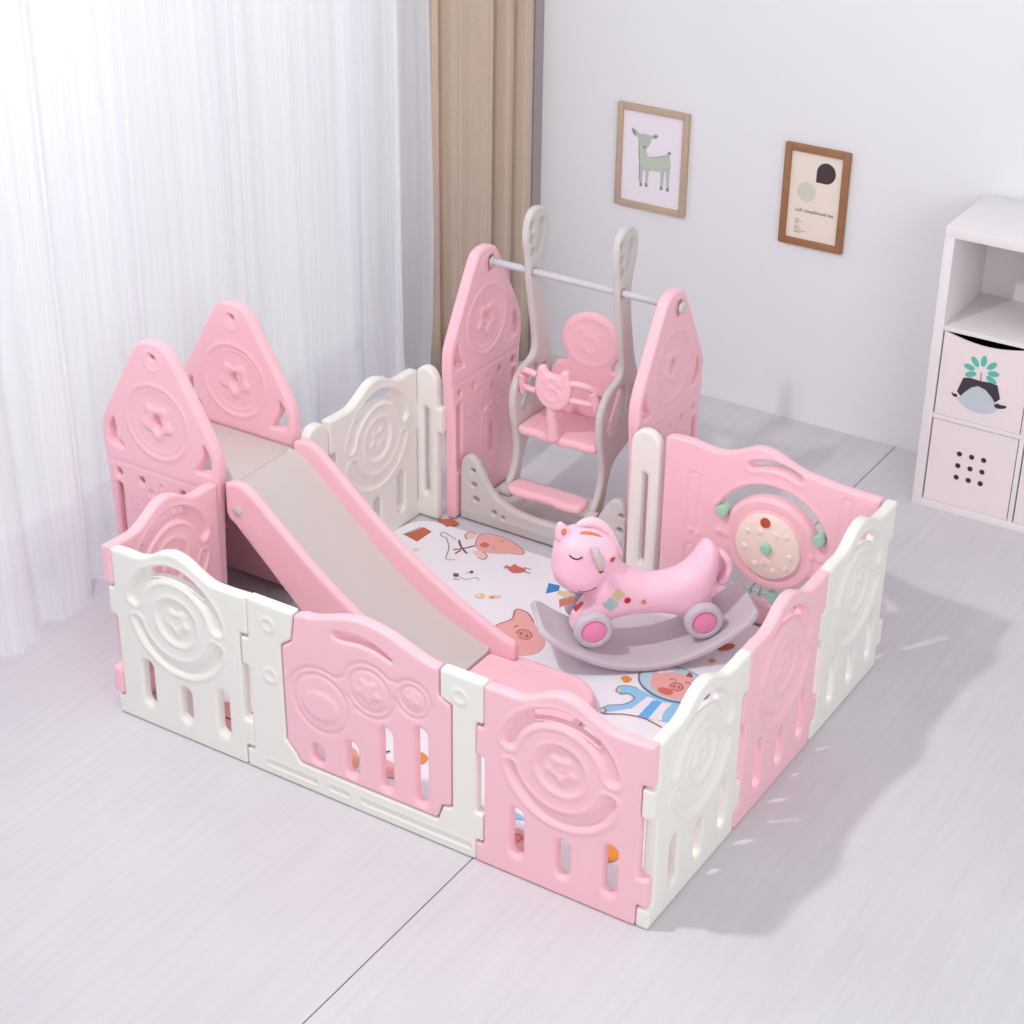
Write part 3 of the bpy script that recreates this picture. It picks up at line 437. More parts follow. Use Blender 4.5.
deer = [('P', 'deer', [(-1.88, 1.13), (-1.866, 1.131), (-1.838, 1.114), (-1.838, 1.103), (-1.865, 1.101)]), ('P', 'deerd', [(-1.878, 1.128), (-1.868, 1.127), (-1.858, 1.112), (-1.868, 1.108)]),
 ('P', 'deer', [(-1.790, 1.109), (-1.764, 1.126), (-1.752, 1.118), (-1.764, 1.105)]), ('P', 'deerd', [(-1.775, 1.112), (-1.763, 1.121), (-1.756, 1.116), (-1.765, 1.108)]),
 ('P', 'deerg', [(-1.842, 1.09), (-1.838, 1.02), (-1.832, .995), (-1.815, .962), (-1.776, .964), (-1.735, .968), (-1.712, .972), (-1.69, .985), (-1.690, 1.02), (-1.696, 1.04), (-1.716, 1.042), (-1.750, 1.028), (-1.782, 1.022), (-1.80, 1.032), (-1.808, 1.055), (-1.82, 1.08)]),
 ('P', 'deer', [(-1.849, 1.104), (-1.823, 1.117), (-1.784, 1.112), (-1.790, 1.078), (-1.81, 1.052), (-1.832, 1.062)]),
 ('F', 'deer', [(-1.836, .99), (-1.814, .985), (-1.820, .90), (-1.829, .90)]), ('F', 'deer', [(-1.806, .975), (-1.788, .975), (-1.794, .90), (-1.802, .90)]),
 ('F', 'deer', [(-1.734, .985), (-1.714, .985), (-1.722, .90), (-1.731, .90)]), ('F', 'deer', [(-1.71, .99), (-1.690, .995), (-1.691, .90), (-1.702, .90)]),
 ('F', 'deerd', [(-1.829, .905), (-1.820, .905), (-1.818, .889), (-1.83, .889)]), ('F', 'deerd', [(-1.803, .907), (-1.794, .907), (-1.791, .891), (-1.804, .891)]),
 ('F', 'deerd', [(-1.732, .906), (-1.722, .906), (-1.719, .891), (-1.733, .891)]), ('F', 'deerd', [(-1.702, .906), (-1.691, .906), (-1.689, .89), (-1.703, .89)]),
 ('P', 'deer', [(-1.715, 1.038), (-1.70, 1.060), (-1.687, 1.058), (-1.700, 1.036)]), ('P', 'deerd', [(-1.703, 1.055), (-1.697, 1.062), (-1.687, 1.058), (-1.694, 1.050)]),
 ell('deerd', -1.816, 1.061, .006, .004), ell('deerd', -1.826, 1.084, .002), ell('deerd', -1.80, 1.084, .002),
 ('S', 'deerd', .0025, [(-1.841, 1.085), (-1.838, 1.02), (-1.834, .985), (-1.832, .91)]), ('S', 'deerd', .0025, [(-1.782, 1.021), (-1.75, 1.029), (-1.714, 1.042)])]
picture('picture_frame', 'light oak framed drawing of a small grey green deer on pale paper', -1.945, -1.610, .791, 1.236, .026, OAK, PAPERL, deer)
def poster_text(bm, mats, lx, z0):
    cu = bpy.data.curves.new('t', 'FONT'); cu.body = 'soft complimoud see'; cu.size = .02; cu.resolution_u = 2
    o = bpy.data.objects.new('t', cu); COL.objects.link(o)
    me = o.to_mesh(); xs = [v.co.x for v in me.vertices]; k = .165/(max(xs)-min(xs))
    base = len(mats); mats.append(ART_M['print'])
    vs = [bm.verts.new((-1.110+v.co.x*k+lx, -.0125, .927+v.co.y*k*1.15-z0)) for v in me.vertices]
    for p in me.polygons:
        try: f = bm.faces.new([vs[i] for i in p.vertices]); f.material_index = base
        except ValueError: pass
    o.to_mesh_clear(); bpy.data.objects.remove(o); bpy.data.curves.remove(cu)
smallp = [('S', 'print', .0022, [(-1.110, z), (-1.110+w, z)]) for z, w in ((.892, .018), (.884, .03), (.876, .016), (.862, .02), (.855, .026), (.845, .05), (.838, .03))]
poster = [('P', 'sage', circle(-1.07, 1.012, .040, 16)), ('F', 'drop', [(-1.033, 1.060)]+[(-.992+.041*math.cos(math.radians(a)), 1.102+.043*math.sin(math.radians(a))) for a in range(-90, 190, 12)])]+smallp
picture('picture_frame', 'brown wood framed poster with a dark drop shape and small lettering', -1.173, -.894, .784, 1.204, .028, WALN, PAPERC, poster, poster_text)

# ------------------------------------------------------------------ cube cabinet
CX0, CX1, CY0, CY1, CH = -.335, .47, 2.776, 3.185, 1.15
cab = thing('storage_cabinet', 'white cube storage cabinet standing against the back wall', 'cabinet', (CX0, CY0, 0))
W_, D_ = CX1-CX0, CY1-CY0
bm = bmesh.new()
add_box(bm, 0, .038, 0, D_, 0, CH-.042, .0015); add_box(bm, W_-.038, W_, 0, D_, 0, CH-.042, .0015)
add_box(bm, 0, W_, 0, D_, CH-.042, CH, .0015); add_box(bm, .038, W_-.038, 0, D_, 0, .032, .0015)
add_box(bm, .038, W_-.038, D_-.012, D_-.004, .032, CH-.042)
bm_obj('carcass', bm, CABM, cab, True, 35)
mid = .385
for z in (.382, .744): box_obj('shelf', (.038, W_-.038, .004, D_-.012, z, z+.018), CABM, cab, .001)
for z0, z1 in ((.032, .382), (.4, .744), (.762, CH-.042)): box_obj('divider', (mid, mid+.018, .004, D_-.012, z0, z1), CABM, cab, .001)
def bin_art(t, fx, items, m0, depth):
    pass
# printed fabric bin in the middle cell, its front edge dips at the top
def cell_bin(x0, x1, z0, z1, label, items, dip, group=None):
    t = thing('storage_bin', label, 'storage box', (x0, CY0+.006, z0), 0, group)
    w, h = x1-x0, z1-z0
    bm = bmesh.new(); y0, y1 = 0, .36
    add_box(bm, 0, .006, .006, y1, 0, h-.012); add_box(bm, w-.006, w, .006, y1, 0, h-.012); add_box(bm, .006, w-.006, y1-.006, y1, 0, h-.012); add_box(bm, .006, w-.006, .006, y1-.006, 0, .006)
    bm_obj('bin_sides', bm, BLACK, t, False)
    top = [(w*k/14, h-dip*math.sin(PI*k/14)) for k in range(14, -1, -1)]
    poly = [(0, 0), (w, 0)]+top
    bm = bmesh.new(); fr = [bm.verts.new((x, 0, z)) for x, z in poly]; bk = [bm.verts.new((x, .006, z)) for x, z in poly]
    bm.faces.new(fr); bm.faces.new(bk[::-1])
    for i in range(len(poly)): j = (i+1) % len(poly); bm.faces.new((fr[i], bk[i], bk[j], fr[j]))
    mats = [BINM]; lx = x0
    art_faces(bm, items, mats, lambda x, z, k: (x-lx, -k, z-z0))
    me = bpy.data.meshes.new('bin_front'); bm.to_mesh(me); bm.free()
    for m in mats: me.materials.append(m)
    link('bin_front', me, None, t, False)
    return t
leafs = [((-.181, .622), 20), ((-.161, .650), -38), ((-.127, .660), -96), ((-.093, .648), -142), ((-.083, .617), 186), ((-.088, .590), 140), ((-.172, .594), -18)]
art = []
for (lx, lz), _ in leafs:
    dx, dz = -.131-lx, .612-lz; L = math.hypot(dx, dz); a = math.degrees(math.atan2(dz, dx))
    art.append(ell('teal', lx+dx*.04, lz+dz*.04, .0225, .0115, a))
art += [('S', 'grey', .004, [(-.131, .612), (-.129, .57)]),
 ('F', 'leggings', [(-.196, .574), (-.17, .580), (-.131, .577), (-.095, .580), (-.063, .576), (-.046, .523), (-.063, .503), (-.080, .524), (-.105, .546), (-.137, .555), (-.160, .543), (-.178, .524), (-.199, .497), (-.214, .513)]),
 ('P', 'mistblue', [(-.137, .552), (-.110, .546), (-.086, .526), (-.066, .500), (-.054, .475), (-.080, .456), (-.123, .446), (-.17, .456), (-.211, .484), (-.198, .494), (-.177, .521), (-.160, .540)]),
 ('P', 'leggings', [(-.234, .505), (-.226, .501), (-.214, .502), (-.210, .493), (-.220, .488), (-.230, .494)]), ('P', 'leggings', [(-.060, .508), (-.045, .502), (-.020, .502), (-.022, .492), (-.05, .484), (-.064, .490)]),
 ('F', 'white', [(-.216, .515), (-.197, .496), (-.201, .492), (-.220, .511)]), ('F', 'white', [(-.064, .504), (-.046, .524), (-.043, .519), (-.060, .499)])]
cell_bin(CX0+.044, CX0+mid-.004, .402, .742, 'pink white fabric bin printed with teal leaves above dark legs', art, .026)
dots = [ell('ink', x, z, .0105) for z in (.258, .208, .158) for x in (-.171, -.122, -.074)]
cell_bin(CX0+.044, CX0+mid-.004, .034, .379, 'white storage box with nine black dots in lowest cabinet cell', dots, .0)
cell_bin(CX0+mid+.024, CX0+W_-.044, .034, .379, 'plain white storage box right of the box with nine black dots', [], .0)
bx = box_obj('paper_board', (-.005, .042, 3.06, 3.165, .7625, .99), mat('pale_blue_card', (214, 220, 228), .7), None, .002)
tag(bx, 'pale blue box standing at the back of the open cabinet cell', 'box')

# ================================================================== playpen panels
T = .04
def hump(pts): return pts
def std_panel(lk=True):
    top = catmull([(.0, .618), (.05, .622), (.105, .621), (.15, .634), (.20, .664), (.25, .677), (.30, .668), (.35, .641), (.40, .620), (.46, .618), (.537, .622)], 5, False)
    out = [(-.026, .002), (.503, .002), (.503, .078), (.538, .078), (.538, .172), (.503, .172), (.503, .488), (.537, .488)]+top[::-1]+[(.0, .478)]+([(-.026, .478), (-.026, .378), (.002, .378), (.002, .07), (-.026, .07)] if lk else [(.0, .07)])
    if not lk: out[0] = (.0, .006)
    # round only the outer block corners
    pts = []
    for p in out: pts.append((p[0], p[1], .010 if p not in top[1:-1] else 0))
    outer = round_poly(pts, .008, 3)
    slots = [capsule(.113, .095, .113, .222, .0235), capsule(.266, .088, .266, .175, .0235), capsule(.419, .095, .419, .222, .0235)]
    hole = arc_band(.25, .43, .176, .0225, 50, 122, 14, .5)
    def rel(x, y):
        c = (.252, .435); rho = np.hypot(x-c[0], y-c[1])
        z = .0035*gauss(rho-.087, .007)-.006*sm(.082-rho, .012)
        z += .0065*sm(.012-flower_r(x, y, c[0], c[1], .036), .016)-.004*gauss(rho-.012, .008)
        up = arc_d(x, y, .25, .43, .170, 14, 166)-.027
        z += -.012*sm(-up, .012)+.0035*gauss(up-.006, .005)
        lo = arc_d(x, y, .25, .435, .166, -164, -18)-(.018+.010*np.clip((x-.08)/.3, 0, 1))
        z += -.011*sm(-lo, .014)+.004*gauss(lo-.007, .006)
        for sx, a, b in ((.113, .092, .225), (.266, .085, .178), (.419, .092, .225)):
            d = seg_d(x, y, sx, a, sx, b)-.019
            z += -.006*sm(.013-d, .012)
        return z
    return relief_mesh('playpen_fence', outer, slots+[hole], T, .009, rel)
ME_STD = std_panel(); ME_END = std_panel(False)
def colored(me, m):
    c = me.copy(); c.materials.clear(); c.materials.append(m); return c
STD_W, STD_P, END_P = colored(ME_STD, WHITE), colored(ME_STD, PINK), colored(ME_END, PINK)
GP = 'moulded playpen fence panels'
def panel(me, name, loc, rz, label, cat='fence panel', group=None):
    o = bpy.data.objects.new(name, me); COL.objects.link(o); o.location = loc; o.rotation_euler = (0, 0, rz)
    return tag(o, label, cat, group)
h_ = T/2
panel(STD_W, 'playpen_fence', (-1.919, h_, 0), 0, 'white low fence panel at front left corner, left of pink gate', group=GP)
panel(STD_P, 'playpen_fence', (-.539, h_, 0), 0, 'pink low fence panel at front corner, right of the gate', group=GP)
Y0 = .029
panel(STD_W, 'playpen_fence', (-.014, Y0, 0), PI/2, 'white low fence panel on the right side at the front corner', group=GP)
panel(STD_P, 'playpen_fence', (-.014, Y0+.537, 0), PI/2, 'pink low fence panel on the right side between two white ones', group=GP)
panel(STD_W, 'playpen_fence', (-.014, Y0+1.074, 0), PI/2, 'white low fence panel on the right side beside the activity board', group=GP)
lp = panel(END_P, 'playpen_fence', (-1.938, .5125, 0), -PI/2, 'pink low fence panel on the left side below the house shaped board', group=GP); lp.scale = (.955, 1, 1)
panel(STD_W, 'playpen_fence', (-1.925+h_, 1.615, 0), -PI/2, 'white low fence panel on the left side behind the slide', group=GP)

# gate: white U frame with a pink leaf
GX = -1.386
gate = thing('playpen_gate', 'fence gate with pink leaf in white frame, middle of the front side', 'gate', (GX, h_, 0))
def leaf_outline(off=0):
    top = [(.184, .620), (.215, .630), (.25, .634), (.30, .651), (.343, .667), (.40, .681), (.45, .683), (.522, .671), (.57, .655), (.609, .641), (.65, .628), (.695, .621)]
    top = catmull(top, 3, False)
    low = [(.695, .526), (.735, .512), (.735, .159), (.702, .150), (.686, .098), (.186, .098), (.172, .125), (.136, .160), (.132, .498), (.170, .525)]
    return [(p[0], p[1], 0) for p in top[1:-1]], low
tp, low = leaf_outline()
outer = round_poly([(.184, .620, .008)]+tp+[(.693, .621, .008)]+[(p[0], p[1], .012) for p in low], .01, 3)
hole = [(.322, .605), (.335, .617), (.377, .626), (.425, .627), (.470, .620), (.510, .604), (.535, .589), (.528, .582), (.502, .588), (.46, .598), (.41, .599), (.365, .592), (.335, .592)]
hole = catmull(hole, 3)
lslots = [capsule(.252, .140, .252, .163, .0235), capsule(.382, .140, .382, .222, .0235), capsule(.508, .140, .508, .322, .0235), capsule(.632, .140, .632, .369, .0235)]
def leaf_rel(x, y):
    d1 = np.hypot((x-.273), (y-.343)); d2 = np.hypot(x-.451, y-.455); d3 = np.hypot(x-.606, y-.484)
    un = np.minimum(np.minimum(d1-.122, d2-.092), d3-.062)
    nk = np.minimum(seg_d(x, y, .273, .40, .451, .48), seg_d(x, y, .451, .48, .606, .50))-.03
    z = -.005*gauss(np.minimum(un, nk), .006)*((y > .36)*1.0)
    for d, r in ((d1, .1), (d2, .07), (d3, .042)):
        z = z-.005*gauss(d-r, .006)
    z += .006*sm(.008-flower_r(x, y, .273, .335, .058, .16, 2, 0), .02)
    z += .006*sm(.006-flower_r(x, y, .451, .455, .036, .25, 5), .014)
    z += .005*sm(.006-flower_r(x, y, .606, .484, .018, .25, 4), .012)
    for sx, b in ((.252, .165), (.382, .225), (.508, .325), (.632, .372)):
        z += -.006*sm(.013-(seg_d(x, y, sx, .138, sx, b)-.019), .012)
    z += .003*gauss(np.abs(seg_d(x, y, .35, .60, .45, .612)-.03), .006)*0
    return z
me = relief_mesh('gate_leaf', outer, [hole]+lslots, T, .009, leaf_rel)
link('gate_leaf', me, PINK, gate)
frame = [(-.026, .002), (.822, .002), (.822, .078), (.846, .078, .004), (.846, .172, .004), (.820, .172), (.820, .488), (.846, .488), (.846, .626), (.700, .626), (.700, .528), (.740, .515, .004), (.740, .155, .004), (.707, .146, .004), (.690, .093, .004), (.182, .093, .004), (.168, .121, .004), (.131, .157, .004), (.127, .500, .004), (.165, .529), (.179, .626), (.004, .626), (.004, .478), (-.026, .478), (-.026, .378), (.002, .378), (.002, .07), (-.026, .07)]
def frame_rel(x, y):
    z = 0*x
    for a, b in ((.06, .24), (.30, .36), (.42, .80)):
        d = seg_d(x, y, a, .045, b, .045)-.011
        z += -.006*sm(-d, .007)+.002*gauss(d-.003, .003)
    for cx, cy in ((.085, .555), (.085, .375), (.768, .555)):
        r = np.hypot(x-cx, y-cy); z += .004*gauss(r-.022, .006)
    return z
me = relief_mesh('gate_frame', round_poly(frame, .01, 3), [], T, .009, frame_rel)
link('gate_frame', me, WHITE, gate)

# narrow posts
def post_mesh(w, kn):
    r = w/2-.002
    out = [(0, .006), (w, .006)]
    if kn > 0: out += [(w, .38), (w+.022, .38), (w+.022, .48), (w, .48)]
    arc = [(w/2+w/2*math.cos(t), .575+.062*math.sin(t)) for t in np.linspace(0, PI, 14)]
    pts = [(p[0], p[1], .006) for p in out]+[(p[0], p[1], 0) for p in arc]
    def rel(x, y):
        return -.007*sm(.012-(seg_d(x, y, w*.52, .12, w*.52, .46)-.013), .01)
    return relief_mesh('fence_post', round_poly(pts, .006, 3), [capsule(w*.52, .12, w*.52, .46, .012)], T, .010, rel)
GPo = 'narrow rounded fence posts'
PM = colored(post_mesh(.100, 1), WHITE); PM2 = colored(post_mesh(.115, 0), WHITE); PM3 = colored(post_mesh(.125, 0), WHITE)
panel(PM2, 'fence_post', (-.972, 1.628, 0), 0, 'white rounded fence post between swing and pink activity board', 'fence post', GPo)
panel(PM, 'fence_post', (-1.902, 1.637, 0), 0, 'white rounded fence post at back corner left of the swing', 'fence post', GPo)
panel(PM3, 'fence_post', (-1.925+h_, 1.073, 0), -PI/2, 'white rounded fence post between slide house board and white panel', 'fence post', GPo)

# activity board
AX0, AY = -.845, 1.632
act = thing('activity_board', 'pink fence panel with cream play disc and mint beads', 'activity panel', (AX0, AY, 0))
top = catmull([(.006, .630), (.03, .640), (.10, .643), (.17, .634), (.225, .634), (.28, .652), (.35, .685), (.41, .683), (.46, .662), (.52, .642), (.60, .630), (.70, .622), (.80, .620)], 4, False)
out = [(.006, .006, .01), (.80, .006, .01), (.80, .07, .006), (.84, .07, .004), (.84, .0, .0)][:2]+[(.80, .40, .004), (.822, .40, .006), (.822, .48, .006), (.80, .48, .004)]+[(p[0], p[1], .01 if i in (0, len(top)-1) else 0) for i, p in list(enumerate(top))[::-1]]
C = (.425, .335)
circ_part = [(C[0]+.172*math.cos(math.radians(a)), C[1]+.172*math.sin(math.radians(a))) for a in np.linspace(-152, -28, 20)]
opening = [(.225, .098), (.625, .098), (.60, .22)]+circ_part[::-1]+[(.25, .22)]
opening = round_poly([(p[0], p[1], .02 if i in (0, 1) else .004) for i, p in enumerate(opening)], .004, 3)
arc_slot = arc_band(C[0], C[1], .200, .021, 24, 154, 26)
hand = arc_band(.425, .44, .197, .0125, 64, 116, 12)
def act_rel(x, y):
    rho = np.hypot(x-C[0], y-C[1])
    z = .006*sm(.172-rho, .01)-.004*gauss(rho-.135, .004)
    d = arc_d(x, y, C[0], C[1], .2, 24, 154)-.021
    z += .003*gauss(d-.012, .007)
    d = arc_d(x, y, .425, .44, .197, 64, 116)-.0125
    z += .003*gauss(d-.012, .008)
    for a, b in ((.125, .31), (.125, .06), (.69, .37)):
        lg = .20 if b > .1 else .17
        d = np.abs(seg_d(x, y, a, b, a, b+lg)-.018)
        z += -.004*gauss(d, .005)
    for a, b in ((.245, .325), (.60, .33), (.135, .29)):
        hr = np.minimum(np.hypot(x-a+.014, y-b-.008), np.hypot(x-a-.014, y-b-.008))-.018
        z += .005*sm(-hr, .01)
    return z
link('board', relief_mesh('board', round_poly(out, .008, 3), [opening, arc_slot, hand], T, .009, act_rel), PINK, act)
# cream disc with knob and window
def rx(p): return (p[0], -T/2+p[1], p[2])
disc = bmesh.new()
add_lathe(disc, [(0, .018), (.055, .018), (.112, .016), (.120, .012), (.122, .004), (.122, 0), (0, 0)], Matrix.Translation((C[0], -T/2-.004, C[1])) @ AX_Y, 48)
for a, b, r in ((-.075, .045, .012), (.07, .06, .012), (-.085, -.02, .014), (.085, -.015, .014), (-.04, -.075, .013), (.03, -.085, .013), (.075, -.06, .01), (-.03, .055, .016), (.03, .055, .016), (0, -.055, .02)):
    add_lathe(disc, [(r, 0), (r*.7, .004), (0, .006)], Matrix.Translation((C[0]+a, -T/2-.021, C[1]+b)) @ AX_Y, 14)
dk = bm_obj('play_disc', disc, CREAM, act, True, 30)
lathe_obj('disc_knob', [(.020, 0), (.020, .012), (.016, .018), (0, .020)], Matrix.Translation((C[0], -T/2-.022, C[1])) @ AX_Y, MINT, dk, 20)
lathe_obj('disc_window', [(.019, 0), (.017, .005), (0, .007)], Matrix.Translation((C[0]-.012, -T/2-.0215, C[1]+.094)) @ AX_Y, mat('amber_window', (188, 84, 62), .25), dk, 20)
for a in (154, 24):
    p = (C[0]+.2*math.cos(math.radians(a)), -T/2-.008, C[1]+.2*math.sin(math.radians(a)))
    lathe_obj('bead', [(0, -.03), (.018, -.03), (.018, 0), (.0215, .002), (.0215, .014), (.018, .019), (0, .021)], Matrix.Translation(p) @ AX_Y, MINT, act, 20)
rod = tube_obj('bead_rod', [(.222, 0, .128), (.628, 0, .128)], .005, STEEL, act, 8)
for x, r, L in ((.443, .021, .030), (.395, .018, .008), (.36, .018, .008)):
    b = bmesh.new(); add_lathe(b, [(0, -L/2), (r*.8, -L/2), (r, -L/4), (r, L/4), (r*.8, L/2), (0, L/2)], Matrix.Translation((x, 0, .128)) @ (AX_Y if L > .02 else AX_X), 18)
    bm_obj('bead', b, MINT, rod, True, 40)

# ------------------------------------------------------------------ house shaped boards
HH = 1.06
def house_mesh(slot):
    half = [(.225, .006), (.228, .20), (.236, .42), (.246, .56), (.254, .64), (.252, .70), (.238, .745), (.20, .815), (.14, .92), (.088, 1.01), (.058, 1.047), (.022, 1.060)]
    body = catmull(half[1:], 4, False)
    outer = [(.225, .006)]+body+[(-x, y) for x, y in body[::-1]]+[(-.225, .006)]
    tri = lambda s: round_poly([(s*.155, .632), (s*.222, .640), (s*.222, .70), (s*.196, .745), (s*.19, .69)], .012, 3)[::s]
    holes = [tri(1), tri(-1), circle(.0, .772, .020, 14, .027)]
    holes += [capsule(s*.196, .22, s*.196, .48, .012) for s in (1, -1)]
    holes += [circle(s*.192, .533, .011, 10, .014) for s in (1, -1)]+[circle(s*.092, .528, .011, 10, .013) for s in (1, -1)]
    holes += [capsule(.035, .20, .035, .31, .012)]
    holes += [capsule(.028, .975, .028, 1.0, .019)] if slot else [circle(0, 1.008, .010, 12)]
    def rel(x, y):
        rho = np.hypot(x, y-.772)
        z = .004*gauss(rho-.135, .006)-.004*sm(.128-rho, .012)+.0035*gauss(rho-.112, .006)
        fl = flower_r(x, y, 0, .772, .062, .2, 5, .3)
        z += .007*sm(-fl, .012)-.0035*gauss(rho-.034, .008)
        z += -.0035*gauss(y-.578, .004)
        for s in (1, -1):
            a = np.hypot(x-s*.112, y-.44); z += .003*gauss(a-.027, .005)+.003*sm(.016-a, .01)
            z += .003*gauss(np.abs(seg_d(x, y, s*.196, .22, s*.196, .48)-.026), .005)
            z += .003*gauss(seg_d(x, y, s*.150, .14, s*.150, .36), .008)
        d = seg_d(x, y, .035, .17, .035, .33)
        z += .0035*gauss(d-.045, .007)+.0035*gauss(d-.072, .006)
        for a, b, r in ((-.05, .49, .022), (.04, .47, .026), (-.02, .42, .03), (.05, .40, .02), (-.07, .37, .02), (.0, .53, .016)):
            q = np.hypot((x-a)*1.3, y-b); z += -.005*sm(r-q, .012)+.002*gauss(q-r, .005)
        z += .003*gauss(np.hypot(x, y-.995)-.034, .006)
        return z
    return relief_mesh('house_board', outer, holes, .045, .011, rel, .0072)
HB = colored(house_mesh(False), PINK); HS = colored(house_mesh(True), PINK)
GH = 'pink house shaped side boards'
panel(HB, 'house_board', (-2.168, .5375, 0), 0, 'pink house shaped board on the near side of the slide', 'side board', GH)
panel(HB, 'house_board', (-2.168, .9375, 0), 0, 'pink house shaped board behind the slide, near the sheer curtain', 'side board', GH)
SYL, SYR = 1.880, 1.892
h1 = panel(HS, 'house_board', (-1.7705, SYL, 0), PI/2, 'pink house shaped board at left end of the swing bar', 'side board', GH)
h2 = panel(HS, 'house_board', (-.988, SYR, 0), PI/2, 'pink house shaped board at right end of the swing bar', 'side board', GH)
h1.scale = h2.scale = (.965, 1, .988)

# ------------------------------------------------------------------ slide and its deck
SYA, SYB = .5655, .907                      # outer faces of the rails: flush inside the boards
sl = thing('slide', 'pink toddler slide with grey chute descending into the playpen', 'slide', (-1.0, .72, 0))
def xz_obj(name, poly, holes, y0, y1, r, m, parent, rel=None, h=.012, back=True, power=2.0):
    me = relief_mesh(name, poly, holes, y1-y0, r, rel, h, back, power)
    o = link(name, me, m, parent); o.location = (0, (y0+y1)/2, 0)
    if parent: o.location = Vector((-parent.location.x, (y0+y1)/2-parent.location.y, -parent.location.z))
    return o
topl = catmull([(-1.895, .622), (-1.865, .634), (-1.82, .634), (-1.775, .607), (-1.70, .545), (-1.625, .482), (-1.55, .42), (-1.47, .362), (-1.40, .316), (-1.30, .258), (-1.20, .203), (-1.10, .157), (-1.04, .132), (-.99, .120)], 3, False)
rail_poly = topl+[(-.985, .02), (-1.33, .018), (-1.40, .05), (-1.50, .135), (-1.60, .232), (-1.72, .345), (-1.86, .478), (-1.895, .50)]
def rail_rel(x, y):
    z = 0*x
    for a, b in ((-1.78, .475), (-1.62, .34), (-1.42, .18)):
        r = np.hypot(x-a, y-b); z += .003*gauss(r-.030, .005)+.003*gauss(r-.012, .007)
    return z
RAIL_W = .036
for y0 in (.519, .881):
    xz_obj('rail', rail_poly, [], y0, y0+RAIL_W, .012, PINK, sl, rail_rel, .014)
for y in (.5185,):
    for x, z in ((-1.842, .535), ):
        lathe_obj('screw_cap', [(0, -.004), (.017, -.004), (.017, .003), (.012, .006), (0, .006)], Matrix.Translation((x+1.0, y-.72, z)) @ AX_Y, SCREW, sl, 16)
# chute surface swept between the rails
cp = catmull([(-1.911, .588), (-1.895, .588), (-1.862, .580), (-1.82, .553), (-1.74, .482), (-1.64, .391), (-1.53, .297), (-1.43, .224), (-1.33, .162), (-1.22, .112), (-1.13, .080), (-1.085, .069)], 4, False)
bm = bmesh.new(); ya, yb = .5555, .8805; cols = []
ysec = [(ya, .010), (ya+.012, .003), (ya+.03, 0), (.72, 0), (yb-.03, 0), (yb-.012, .003), (yb, .010)]
for x, z in cp: cols.append([bm.verts.new((x+1.0, y-.72, z+dz)) for y, dz in ysec])
lo = [[bm.verts.new((x+1.0, y-.72, max(z-.028, .004))) for y in (ya, yb)] for x, z in cp]
for i in range(len(cp)-1):
    for k in range(len(ysec)-1): bm.faces.new((cols[i][k], cols[i][k+1], cols[i+1][k+1], cols[i+1][k]))
    bm.faces.new((lo[i][0], lo[i+1][0], lo[i+1][1], lo[i][1]))
    bm.faces.new((cols[i][0], cols[i+1][0], lo[i+1][0], lo[i][0])); bm.faces.new((cols[i][-1], lo[i][1], lo[i+1][1], cols[i+1][-1]))
for i in (0, -1): bm.faces.new([*cols[i], lo[i][1], lo[i][0]])
bm_obj('chute', bm, CHUTE, sl, True, 40)
# exit pad: rounded slab with a low lip
pad = [(-1.083, .557), (-.984, .557), (-.984, .520), (-.72, .520, .07), (-.640, .60, .09), (-.640, .84, .09), (-.73, .917, .09), (-.984, .917, .01), (-.984, .8795, .002), (-1.083, .8795, .002)]
po = round_poly([(p[0], p[1], p[2] if len(p) > 2 else .004) for p in pad], .01, 6)
def pad_rel(x, y): return 0*x
PT = .046
loops = [resample(po, .012)]
pm = relief_mesh('exit_pad', po, [], PT, .012, lambda x, y: -.007*sm(loops_sdf(np.stack([x, y], 1), loops)-.016, .012), .012, False)
po_ = link('exit_pad', pm, PINK, sl)
for v in pm.vertices: x, y, z = v.co; v.co = (x+1.0, z-.72, -y)
po_.location = (0, 0, .018+PT/2)

dk = thing('slide_deck', 'grey standing deck between the two pink house boards', 'platform', (-2.16, .737, 0))
bm = bmesh.new(); add_box(bm, -.222, .247, -.170, .170, .545, .588, .006)
bm_obj('deck_board', bm, CHUTE, dk, True, 40)
bm = bmesh.new()
add_box(bm, -.222, -.19, -.172, .172, .02, .54, .005)
bm_obj('ladder_back', bm, PINK, dk, True, 40)
for z in (.18, .36):
    box_obj('step', (-.188, -.06, -.172, .172, z, z+.03), PINK, dk, .006)
bm = bmesh.new(); add_box(bm, -.222, .205, .150, .172, .02, .543, .003)
bm_obj('back_wall', bm, PINK, dk, True, 40)

# ================================================================== swing
BX0, BX1, BY, BZ = -1.80, -.955, 1.910, .982
bar = thing('swing_bar', 'pale steel bar carrying the swing between two pink house boards', 'bar', (BX0, BY, BZ))
tube_obj('tube', [(0, 0, 0), (BX1-BX0, 0, 0)], .0135, STEEL, bar, 16)
for x0, x1 in ((-.008, .004), (BX1-BX0-.002, BX1-BX0+.010)):
    b = bmesh.new(); add_lathe(b, [(0, x0), (.021, x0), (.021, x1), (.012, x1+.003), (0, x1+.003)], AX_X, 16); bm_obj('end_nut', b, SCREW, bar, True, 40)
for x in (.058, BX1-BX0-.066):
    b = bmesh.new(); add_lathe(b, [(.0142, x-.006), (.019, x-.006), (.019, x+.006), (.0142, x+.006)], AX_X, 16); bm_obj('collar', b, SCREW, bar, True, 40)

